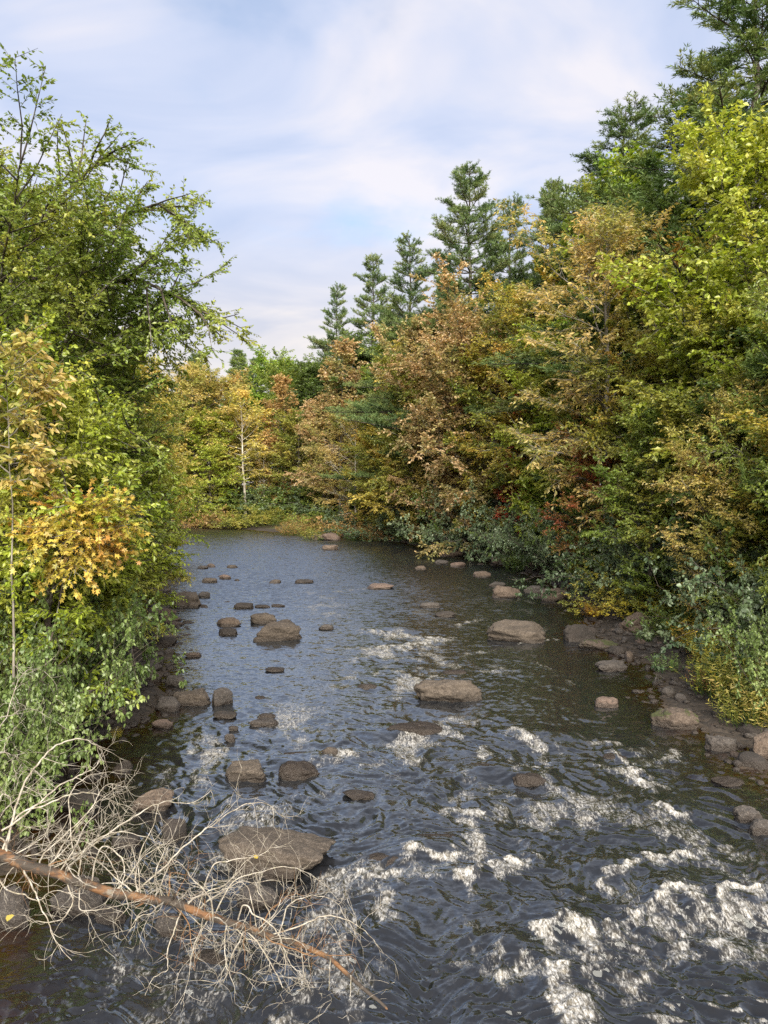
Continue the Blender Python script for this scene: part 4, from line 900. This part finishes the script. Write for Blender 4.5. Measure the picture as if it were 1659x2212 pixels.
BR = [  # px, py(base), width, height in photo pixels, kind, label, p, yaw
    (594, 1384, 106, 42, 'brown', 'flat-topped brown boulder standing in mid-stream', 4, 4), (565, 1346, 58, 24, 'brown', 'boulder just behind the flat-topped mid-stream one', 3, 10),
    (491, 1352, 54, 20, 'tan', 'tan rounded rock left of the flat-topped boulder', 2.4, 0), (489, 1371, 46, 17, 'dark', 'dark wet slab below the tan rounded rock', 3, 0),
    (1128, 1387, 138, 52, 'brown', 'largest long brown boulder near the right shore', 3.2, -3), (970, 1516, 146, 60, 'brown', 'humpbacked brown boulder in mid-stream with a fallen leaf', 2.4, 5),
    (1097, 1291, 62, 28, 'tan', 'pale domed boulder upstream of the largest long one', 2.6, 0), (1201, 1298, 60, 30, 'tan', 'pale domed boulder against the right shore', 2.5, 5), (1156, 1280, 46, 16, 'grey', 'grey stone between the two pale domed boulders', 2.6, 0),
    (1043, 1246, 40, 14, 'tan', 'small tan rock upstream of the pale domed boulder', 2.6, 0), (1083, 1218, 48, 18, 'pink', 'pale block at the far right water edge', 3.4, 0), (1076, 1267, 38, 12, 'grey', 'low grey rock behind the pale domed boulder', 2.6, 0),
    (1384, 1366, 74, 46, 'tan', 'pointed pale boulder on the right bank', 2.1, 15), (1256, 1384, 68, 38, 'dark', 'black and grey wet boulder right of the largest long one', 3.2, 0),
    (1300, 1402, 88, 22, 'moss', 'mossy low slab on the right shore', 2.8, 0), (1329, 1448, 74, 25, 'grey', 'grey sloping slab at the right water edge', 2.4, 12), (1467, 1572, 104, 46, 'moss', 'rounded mossy boulder at the right shore', 2.7, -4),
    (1566, 1620, 74, 36, 'grey', 'dark rounded boulder below the mossy one', 2.5, 0), (1316, 1526, 54, 24, 'pink', 'reddish rock awash near the right shore', 2.4, 0), (1660, 1640, 60, 60, 'tan', 'tan boulder cut by the right frame edge', 2.6, 0),
    (412, 1522, 86, 40, 'brown', 'brown boulder on the left shore, largest of its cluster', 3, 0), (357, 1534, 56, 34, 'grey', 'dark rounded stone left of the brown left-shore boulder', 2.3, 0), (476, 1521, 48, 38, 'grey', 'upright dark stone right of the brown left-shore boulder', 2.6, 20),
    (523, 1683, 98, 42, 'brown', 'square-ended brown block in the stream', 5, -3), (645, 1685, 96, 42, 'wet', 'flat wet brown slab right of the square-ended block', 3, 0), (484, 1550, 54, 16, 'dark', 'thin dark slab left of mid-stream', 2.8, 0),
    (568, 1567, 64, 18, 'grey', 'flat grey slab right of the thin dark one', 3.2, 0), (573, 1552, 40, 14, 'dark', 'small dark rock behind the flat grey slab', 2.6, 0), (495, 1599, 24, 16, 'grey', 'small grey rock below the thin dark slab', 2.6, 0), (503, 1575, 22, 10, 'grey', 'pebble-sized rock above the small grey one', 2.6, 0),
    (347, 1571, 48, 20, 'pink', 'pinkish flat stone at the left water edge', 3.4, 0), (578, 1890, 265, 100, 'brown', 'largest flat slab behind the fallen tree branches', 3.2, -14), (552, 1962, 96, 52, 'grey', 'smooth grey boulder under the fallen tree twigs', 2.3, -10),
    (325, 1752, 100, 48, 'tan', 'slanting pale slab behind the fallen tree', 3.2, 16), (372, 1812, 52, 46, 'dark', 'dark leaning block left of the largest flat slab', 3.6, 30), (360, 2022, 68, 50, 'grey', 'grey stone just below the fallen trunk', 2.6, 0),
    (155, 1975, 120, 80, 'grey', 'broad dark boulder below the left end of the trunk', 2.6, 0), (20, 2000, 70, 90, 'grey', 'grey boulder at the lower left frame edge with a yellow leaf', 2.6, 0), (268, 1830, 66, 30, 'dark', 'dark rock between the fallen branches', 2.8, 0), (165, 1752, 100, 50, 'dark', 'dark boulder in the left shallows behind the branches', 2.6, 0),
    (892, 1594, 130, 16, 'wet', 'drowned ledge with water sliding over it in mid-stream', 3.2, 0), (1147, 1699, 74, 32, 'wet', 'wet brown hump among the rapids', 2.4, -12), (1060, 1672, 74, 26, 'wet', 'dark drowned hump left of the wet brown one', 2.4, 0), (940, 1838, 104, 36, 'wet', 'dark ledge above white water in the rapids', 3.4, 6),
    (1622, 1776, 66, 36, 'grey', 'dark grey rock at the lower right shore', 2.8, 0), (1650, 1802, 50, 36, 'grey', 'grey rock cut by the right edge of the rapids', 2.8, 0), (821, 1272, 60, 11, 'pink', 'low flat rock in the upper mid-stream', 2.6, 0), (772, 1727, 74, 20, 'dark', 'dark wedge of rock breaking the current', 2.6, -20),
    (393, 1310, 74, 36, 'brown', 'brown boulder under the left bank shrubs', 2.8, 0), (338, 1333, 72, 24, 'pink', 'flat pinkish boulder at the left bank foot', 2.8, 0), (930, 1312, 46, 13, 'grey', 'grey rock at the head of the rapids', 2.6, 0), (962, 1332, 48, 14, 'dark', 'dark rock at the head of the rapids', 2.6, 0),
    (703, 1359, 34, 12, 'grey', 'lone small rock right of the flat-topped boulder', 2.6, 0), (524, 1314, 42, 15, 'dark', 'dark flat rock upstream of the tan rounded one', 2.8, 0), (655, 1259, 42, 6, 'dark', 'thin dark rock in the upper river', 2.6, 0), (716, 1167, 42, 17, 'pink', 'pinkish boulder at the bend', 3.4, 0),
    (712, 1188, 36, 12, 'tan', 'tan boulder in the water below the bend', 3.2, 0), (686, 1166, 30, 12, 'tan', 'pale rock left of the pinkish boulder at the bend', 2.6, 0), (1160, 1234, 48, 24, 'pink', 'pale block half hidden by shrubs on the right shore', 3, 0), (975, 1202, 52, 14, 'tan', 'long pale rock on the far right shore', 2.8, 0),
    (990, 1224, 34, 12, 'pink', 'pinkish rock in a far right cluster', 2.6, 0), (955, 1218, 30, 10, 'grey', 'grey rock in the far right cluster', 2.6, 0), (910, 1230, 26, 9, 'tan', 'tan rock off the far right shore', 2.6, 0), (450, 1258, 34, 11, 'brown', 'brown rock off the left shore', 2.6, 0),
    (395, 1254, 28, 9, 'dark', 'dark rock off the left shore', 2.6, 0), (437, 1228, 24, 7, 'grey', 'grey rock in the upper left river', 2.6, 0), (500, 1226, 24, 7, 'brown', 'brown rock in the upper left river', 2.6, 0), (485, 1250, 26, 10, 'pink', 'pinkish rock in the upper left river', 2.6, 0),
    (440, 1290, 26, 14, 'grey', 'grey rock right of the left bank boulder', 2.6, 0), (415, 1312, 26, 11, 'brown', 'brown cobble at the foot of the left bank boulder', 2.6, 0), (358, 1345, 40, 18, 'tan', 'tan rock below the flat pinkish boulder', 2.6, 0), (600, 1310, 30, 7, 'dark', 'dark sliver of rock right of the dark flat one', 2.6, 0),
    (565, 1312, 34, 6, 'dark', 'dark awash rock above the mid-stream boulders', 2.6, 0), (362, 1385, 34, 20, 'brown', 'brown block on the left shore stones', 2.8, 0), (352, 1392, 50, 18, 'dark', 'black wet rock on the left shore', 2.6, 0), (415, 1418, 38, 12, 'tan', 'low tan rock in the left shallows', 2.6, 0),
    (590, 1450, 44, 10, 'dark', 'dark rock sliver in the left current', 2.6, 0), (638, 1638, 64, 18, 'wet', 'dark wet ledge upstream of the flat wet slab', 2.8, 0), (713, 1630, 38, 18, 'brown', 'small brown rock with white water beside it', 2.6, 0), (985, 1458, 60, 14, 'wet', 'awash rock behind the humpbacked boulder', 2.6, 0),
    (380, 1175, 48, 10, 'pink', 'flat rock under the overhanging left foliage', 2.8, 0), (325, 1450, 46, 20, 'grey', 'grey stone on the left shore', 2.6, 0), (315, 1470, 60, 30, 'brown', 'brown rounded stone left of the shore boulder cluster', 2.5, 0), (375, 1480, 46, 24, 'grey', 'grey rounded stone above the brown shore boulder', 2.4, 0), (252, 1556, 44, 30, 'tan', 'tan stone on the left bank', 2.5, 0),
    (830, 1870, 90, 24, 'wet', 'drowned brown rock left of the dark ledge', 2.6, 0), (1110, 2052, 60, 14, 'wet', 'dark rock tip in the lowest rapids', 2.6, 0), (1590, 1700, 80, 26, 'wet', 'drowned dark rock near the right shore', 2.6, 0), (1440, 1920, 80, 26, 'wet', 'drowned rock with water folding over it', 2.4, 0),
    (1430, 1880, 60, 16, 'wet', 'drowned brown rock in the lower right rapids', 2.4, 0), (1330, 1645, 60, 20, 'wet', 'drowned rock above the right white water', 2.4, 0), (230, 1995, 70, 40, 'dark', 'dark stone under the trunk between two boulders', 2.6, 0), (440, 2090, 110, 30, 'wet', 'drowned stone in front of the fallen tree', 2.6, 0),
]
for i, (px, py, w, h, kind, lb, p, yaw) in enumerate(BR):
    drowned = kind == 'wet'
    o = rock(px, py, w, h, kind, lb, 100 + i, p, yaw, cuts=6 if p > 2.8 else 4, up=-0.02 if drowned else 0.035, amp=.13)
# cobbles of the two shores
COB = [rock_mesh('cobble', 300 + i, 1, .8, .5, 2.6, 5, 3, .1) for i in range(8)]
rng = np.random.RandomState(77)
def cobbles(n, side, ylo, yhi, dlo, dhi, label, group, smin=.08, smax=.34):
    c = 0
    while c < n:
        y = ylo + (yhi - ylo) * rng.rand() ** 1.5; edge = np.interp(y, [q[1] for q in (RIGHT[:13] if side > 0 else LEFT[::-1])], [q[0] for q in (RIGHT[:13] if side > 0 else LEFT[::-1])])
        d = rng.uniform(dlo, dhi); x = edge + side * d; s = smin + (smax - smin) * rng.rand() ** 2.2
        z = max(gz(x, y), -0.08)
        o = obj('cobble', COB[rng.randint(8)], ROCK[('grey', 'brown', 'dark', 'tan', 'grey', 'brown', 'pink')[rng.randint(7)]], None, (x, y, z - 0.02))
        o.scale = (s, s * rng.uniform(.7, 1), s * rng.uniform(.5, .95)); o.rotation_euler = (rng.normal() * .15, rng.normal() * .15, rng.rand() * 6.28)
        tag(o, label, 'stone', group); c += 1
cobbles(125, -1, 10.5, 24, -1.2, 1.5, 'small brown or grey cobble on the left shore', 'cobbles of the left shore', .1, .42)
cobbles(40, -1, 22, 48, -1.2, .8, 'cobble along the receding left shore', 'cobbles of the receding left shore', .15, .6)
cobbles(90, 1, 12, 27, -.7, 1.6, 'small dark cobble on the right shore', 'cobbles of the right shore', .14, .55)
cobbles(26, -1, 16, 46, -5.5, -1.0, 'small stone breaking the surface in the left of the river', 'stones awash in the left of the river', .2, .7)
cobbles(16, 1, 27, 62, -1.6, .8, 'cobble on the far right shore', 'cobbles of the far right shore', .2, .8)

def build_shingle():
    rng = np.random.RandomState(123); bm = bmesh.new(); bmesh.ops.create_icosphere(bm, subdivisions=2, radius=0.5)
    V = np.array([v.co[:] for v in bm.verts]); F = np.array([[v.index for v in f.verts] for f in bm.faces]); bm.free()
    VS, FS, n = [], [], 0
    for side, line in ((-1, LEFT[::-1]), (1, RIGHT[:13])):
        ly, lx = [q[1] for q in line], [q[0] for q in line]
        m = 1700; y = 9 + 36 * rng.rand(m) ** 1.7; x = np.interp(y, ly, lx) + side * rng.uniform(-1.0, 1.5, m); z = terrain_z(x, y)
        for k in range(m):
            if z[k] < -.13: continue
            s = (.04 + .15 * rng.rand() ** 2.5) * (1 + .02 * y[k]); v = V * (1 + .35 * perlin3(V * 2.2, k % 97)[:, None]); nn = unit(rng.normal(size=3)); c = v @ nn - .3
            v = v - np.where(c > 0, c * .9, 0)[:, None] * nn; a = rng.rand() * 6.28; v = v * np.array([1, .75, .5]) * s
            v = np.stack([v[:, 0] * math.cos(a) - v[:, 1] * math.sin(a), v[:, 0] * math.sin(a) + v[:, 1] * math.cos(a), v[:, 2]], 1) + [x[k], y[k], z[k] + s * .12]
            VS.append(v); FS.append(F + n); n += len(v)
    tag(obj('shingle', mesh_np('shingle', np.concatenate(VS), [np.concatenate(FS)], True), ROCK['grey']), 'loose dark shingle lying along both shores', 'stones', None, 'stuff')
build_shingle()

# ------------------------------------------------------------------ fallen tree
def build_fallen_tree():
    rng = np.random.RandomState(91)
    mw, t = new_mat('peeled_wood')
    pos = t.n('ShaderNodeTexCoord').outputs['Object']
    mp = t.n('ShaderNodeMapping', {'Vector': pos, 'Rotation': (0, 0.1, 0.1), 'Scale': (1.2, 9, 9)}).outputs[0]
    n1 = t.noise(mp, 3, 5, 0.6); n2 = t.noise(pos, 2.2, 4, 0.6, 0.4)
    col = t.ramp(n1, [(.3, (.05, .024, .012)), (.5, (.13, .062, .024)), (.7, (.17, .10, .05))])
    col = t.mix(t.smooth(n2, .44, .52), col, (.035, .027, .021))
    col = t.mix(t.smooth(t.noise(pos, 9, 4, .6), .60, .70), col, (.13, .115, .095))
    bp = t.n('ShaderNodeBump', {'Strength': .8, 'Distance': .02, 'Height': n1})
    p = t.n('ShaderNodeBsdfPrincipled', {'Base Color': col, 'Roughness': .8, 'Normal': bp.outputs[0]}); t.n('ShaderNodeOutputMaterial', {0: p.outputs[0]})
    mb, t = new_mat('bleached_twig')
    pos = t.n('ShaderNodeTexCoord').outputs['Object']; n1 = t.noise(pos, 14, 4, .65); n2 = t.noise(pos, 45, 3, .6)
    col = t.ramp(n1, [(.3, (.09, .07, .052)), (.45, (.22, .195, .16)), (.62, (.38, .36, .325))])
    col = t.mix(t.math('MULTIPLY', t.smooth(n2, .55, .63), .7), col, (.31, .30, .21)); col = t.mix(t.math('MULTIPLY', t.smooth(n2, .42, .34), .6), col, (.06, .045, .035))
    p = t.n('ShaderNodeBsdfPrincipled', {'Base Color': col, 'Roughness': .85}); t.n('ShaderNodeOutputMaterial', {0: p.outputs[0]})
    mo, t = new_mat('raw_twig')
    n1 = t.noise(t.n('ShaderNodeTexCoord').outputs['Object'], 12, 3, .6)
    p = t.n('ShaderNodeBsdfPrincipled', {'Base Color': t.mix(n1, (.08, .045, .022), (.22, .12, .055)), 'Roughness': .85}); t.n('ShaderNodeOutputMaterial', {0: p.outputs[0]})
    A = lambda zx, zy: (zx / 3.572, 1526.2 + zy / 3.572)
    B = lambda zx, zy: (331.8 + zx / 3.125, 1725.3 + zy / 3.125)
    tp = [((-45, 1830), 1.12), (A(10, 1150), 1.05), (A(200, 1220), .98), (A(450, 1290), .88), (A(620, 1350), .8), (A(900, 1440), .7), (A(1150, 1500), .62), (B(110, 690), .6), (B(300, 770), .54), (B(480, 830), .48),
          (B(700, 900), .40), (B(870, 950), .34), (B(1050, 1010), .27), (B(1200, 1090), .2), (B(1450, 1300), .08), (B(1620, 1450), -.04)]
    tk = np.array([at_z(q[0], q[1], z) for q, z in tp]); rad = np.interp(np.linspace(0, 1, len(tk)), [0, .3, .6, .85, 1], [.056, .047, .035, .022, .012])
    org = tk[0].copy(); root = thing('fallen_tree', 'fallen dead tree with peeled orange trunk and bleached curling branches', 'dead tree', org)
    s = np.linspace(0, len(tk) - 1, 90); i = np.minimum(s.astype(int), len(tk) - 2); f = (s - i)[:, None]; fine = tk[i] * (1 - f) + tk[i + 1] * f
    fine += np.stack([perlin2(s * .9, s * 0, k) for k in (1, 2, 3)], 1) * .018; fr = np.interp(s, np.arange(len(tk)), rad) * (1 + .14 * perlin2(s * 2.2, s * 0, 8))
    T = Tubes(); T.add(fine - org, fr, 14); 
    for _ in range(26):      # splinters and stubs of broken limbs
        k = rng.randint(8, 84); d = unit(rng.normal(size=3) + UP * .3); T.add(np.array([fine[k], fine[k] + d * fr[k] * 1.2, fine[k] + d * (fr[k] + rng.uniform(.04, .16)) + rng.normal(size=3) * .01]) - org, [.02, .012, .003], 5)
    obj('trunk', T.mesh('fallen_trunk'), mw, root)
    def wander(p, d, L, r, T, level, bias):
        n = max(5, int(L / .045)); pts = [p]; ax = unit(rng.normal(size=3)); cv = rng.normal() * .9 / n
        for k in range(n):
            d = rot_about(d, ax, cv); d = unit(d + rng.normal(size=3) * .17 + bias * .05); q = pts[-1] + d * L / n
            if q[2] < .015: q[2] = .015; d[2] = abs(d[2]) * .3
            pts.append(q)
        pts = np.array(pts); T.add(pts - org, r * (1 - .75 * np.linspace(0, 1, len(pts))), 5)
        if level > 0: twigs(pts, r, T, level)
    def twigs(pts, r, T, level, dens=1.0):
        L = np.linalg.norm(np.diff(pts, axis=0), axis=1).sum()
        for k in range(int(L * (7.5 if level > 1 else 6) * dens) + 1):
            s = rng.uniform(.15, 1); q, tg = polyat(pts, min(s, .99)); d = unit(tg * .6 + rng.normal(size=3) * .6)
            wander(q, d, rng.uniform(.12, .5) * (1 if level > 1 else .55), max(.0018, r * .42 * (1 - .4 * s)), T, level - 1, UP * rng.uniform(-.6, .6) + tg * .4)
    def explicit(pts2, y0, y1, r, kind=mb, level=2, dens=1.0):
        r = r * .55; n = len(pts2); P = np.array([at_y(q[0], q[1], y0 + (y1 - y0) * k / (n - 1)) for k, q in enumerate(pts2)])
        P[:, 2] = np.maximum(P[:, 2], .02); s = np.linspace(0, n - 1, 8 * n); i = np.minimum(s.astype(int), n - 2); f = s - i; f = (f)[:, None]
        p0 = P[np.maximum(i - 1, 0)]; p1 = P[i]; p2 = P[i + 1]; p3 = P[np.minimum(i + 2, n - 1)]
        Q = .5 * (2 * p1 + (p2 - p0) * f + (2 * p0 - 5 * p1 + 4 * p2 - p3) * f ** 2 + (3 * p1 - p0 - 3 * p2 + p3) * f ** 3)
        Q += np.stack([perlin2(s * 2.3, s * 0 + P[0, 0] * 7, k) for k in (1, 2, 3)], 1) * .012
        T = Tubes(); T.add(Q - org, r * (1 - .78 * np.linspace(0, 1, len(Q)) ** 1.1), 6); twigs(Q, r, T, level, dens); obj('branch', T.mesh('branch'), kind, root)
    y_at = lambda px: float(np.interp(px, [-45, 200, 400, 600, 850], [tk[0][1], tk[4][1], tk[7][1], tk[10][1], tk[-1][1]]))
    def br(conv, pts, r, dy, kind=mb, dens=1.0):
        q = [conv(*p) for p in pts]; y0 = y_at(q[0][0]); explicit(q, y0, max(5.6, y0 + dy), r, kind, 2, dens)
    br(A, [(50, 1120), (100, 860), (150, 700), (220, 540), (310, 420), (420, 310), (540, 260), (650, 255), (740, 300), (790, 360), (820, 440), (825, 485)], .022, .9, dens=.8)
    br(A, [(20, 960), (200, 830), (330, 720), (480, 600), (600, 540), (720, 480), (770, 400), (790, 330)], .02, .9, dens=.8)
    br(A, [(30, 1100), (130, 850), (350, 760), (520, 690), (640, 665), (780, 690), (900, 740), (1040, 800)], .019, .8, dens=.8)
    br(A, [(300, 1230), (330, 1150), (480, 1010), (620, 880), (700, 790), (760, 680), (830, 600), (960, 620)], .017, .6)
    br(A, [(400, 1280), (430, 1160), (550, 980), (650, 860), (720, 760), (780, 720)], .014, .5)
    br(A, [(520, 1310), (560, 1210), (850, 970), (1020, 860), (1150, 780), (1280, 735), (1480, 740), (1640, 640)], .018, .7, dens=.6)
    br(A, [(600, 1340), (640, 1130), (750, 1020), (930, 970), (1100, 1000), (1250, 1070)], .016, .4)
    br(A, [(560, 1080), (540, 700), (640, 560), (760, 520), (880, 510), (950, 600)], .010, .7, dens=.7)
    br(A, [(1000, 1460), (1270, 1240), (1400, 1100), (1560, 960), (1660, 900), (1820, 790), (1960, 740), (2080, 760), (2180, 860)], .017, .6)
    br(A, [(-120, 1050), (-60, 420), (80, 370), (150, 420), (230, 490)], .015, .6); br(A, [(-200, 1000), (-100, 200), (100, 60), (200, 20), (330, 40)], .013, .9, dens=.7)
    br(A, [(-120, 900), (-30, 250), (60, 60), (150, -220), (270, -290), (400, -240)], .012, 1.2, dens=.6)
    br(A, [(-80, 1050), (0, 700), (80, 720), (130, 900), (260, 930), (400, 900)], .012, .3)
    br(A, [(250, 1230), (180, 1240), (210, 1310), (270, 1430), (310, 1540), (370, 1650), (420, 1800), (560, 1960)], .020, -.5)
    br(A, [(-60, 1180), (30, 1390), (200, 1460), (300, 1500), (420, 1420), (600, 1470)], .016, -.4)
    br(A, [(700, 1370), (780, 1090), (930, 1160), (960, 1280), (940, 1400), (990, 1540), (900, 1640)], .015, -.3)
    br(A, [(500, 1310), (560, 1500), (480, 1640), (300, 1660), (210, 1640), (230, 1560)], .014, -.5)
    br(A, [(620, 1350), (620, 1560), (800, 1560), (950, 1530), (1150, 1480)], .012, -.4); br(A, [(150, 1210), (60, 1300), (-20, 1500)], .014, -.3)
    br(B, [(840, 940), (900, 740), (1000, 670), (1100, 655), (1220, 690), (1290, 780)], .013, .4); br(B, [(800, 920), (1030, 840), (1150, 790), (1280, 810), (1400, 870), (1470, 940), (1520, 1000)], .013, .2)
    br(B, [(560, 850), (610, 720), (690, 790), (790, 850), (850, 930), (880, 1010), (930, 1130), (1000, 1170)], .015, -.3); br(B, [(480, 830), (490, 850), (480, 980), (490, 1120), (520, 1200), (560, 1330)], .013, -.5)
    br(B, [(480, 1000), (500, 1140), (600, 1190), (700, 1290)], .010, -.5); br(B, [(200, 730), (160, 820), (130, 920), (90, 1050), (90, 1150), (0, 1210), (-60, 1330)], .014, -.5)
    br(B, [(580, 860), (620, 870), (610, 1000), (620, 1150)], .011, -.3, mo); br(B, [(840, 940), (870, 940), (990, 970), (1040, 1050), (1060, 1160)], .011, -.3); br(B, [(300, 770), (380, 480), (500, 420), (700, 390), (800, 330), (930, 320)], .013, .5)
    br(B, [(400, 800), (540, 560), (700, 500), (900, 460), (1050, 510), (1180, 600)], .013, .5); br(B, [(100, 690), (110, 520), (130, 500), (250, 520)], .016, .2, mo, .5); br(B, [(140, 700), (160, 640), (200, 560), (240, 540)], .010, .2, mo, .5)
    br(B, [(860, 900), (940, 860), (1030, 820)], .009, .2, mo, .4); br(B, [(960, 960), (990, 880), (1030, 840)], .009, .15, mo, .4); br(B, [(380, 800), (320, 900), (250, 1080), (240, 1180)], .009, -.4); br(B, [(1000, 1000), (1020, 1200), (1020, 1290)], .007, -.3)
    br(B, [(1190, 1080), (1180, 1280), (1170, 1480)], .007, -.2); br(B, [(1330, 1190), (1330, 1340), (1290, 1470)], .007, -.2); br(B, [(760, 920), (780, 780), (700, 600), (690, 530)], .010, .3); br(B, [(700, 900), (640, 620), (560, 560), (420, 560)], .010, .3)
    for _ in range(52):      # tangle of finer limbs along the trunk
        k = rng.randint(4, 62); d = unit(np.array([rng.normal() * .7 + .25, rng.normal() * .5 + .15, rng.normal() * .6 + .25])); T = Tubes()
        wander(fine[k], d, rng.uniform(.45, 1.1), rng.uniform(.005, .010), T, 2, UP * rng.uniform(-.9, .5)); obj('branch', T.mesh('branch'), mb if rng.rand() < .8 else mo, root)
build_fallen_tree()

# ------------------------------------------------------------------ fallen leaves
def loose_leaf(px, py, z, pal, label, size=.09):
    p = at_z(px, py, z); rng = np.random.RandomState(int(px)); me = leaf_mesh('fallen_leaf', np.zeros((1, 3)), np.array([[rng.normal(), rng.normal(), .1]]), np.array([[.1, -.5, 1.]]), size, size * .6, 'oval', np.array([.8]), np.array([.9]))
    tag(obj('fallen_leaf', me, MAT[pal], None, p), label, 'leaf')
loose_leaf(1010, 1494, .12, 'yellow', 'single yellow leaf stuck on the humpbacked boulder', .1)
loose_leaf(26, 1975, .35, 'yellow', 'yellow leaf lying on the grey boulder at the lower left', .12)
loose_leaf(556, 1855, .27, 'orange', 'orange leaf lying on the largest flat slab', .09)
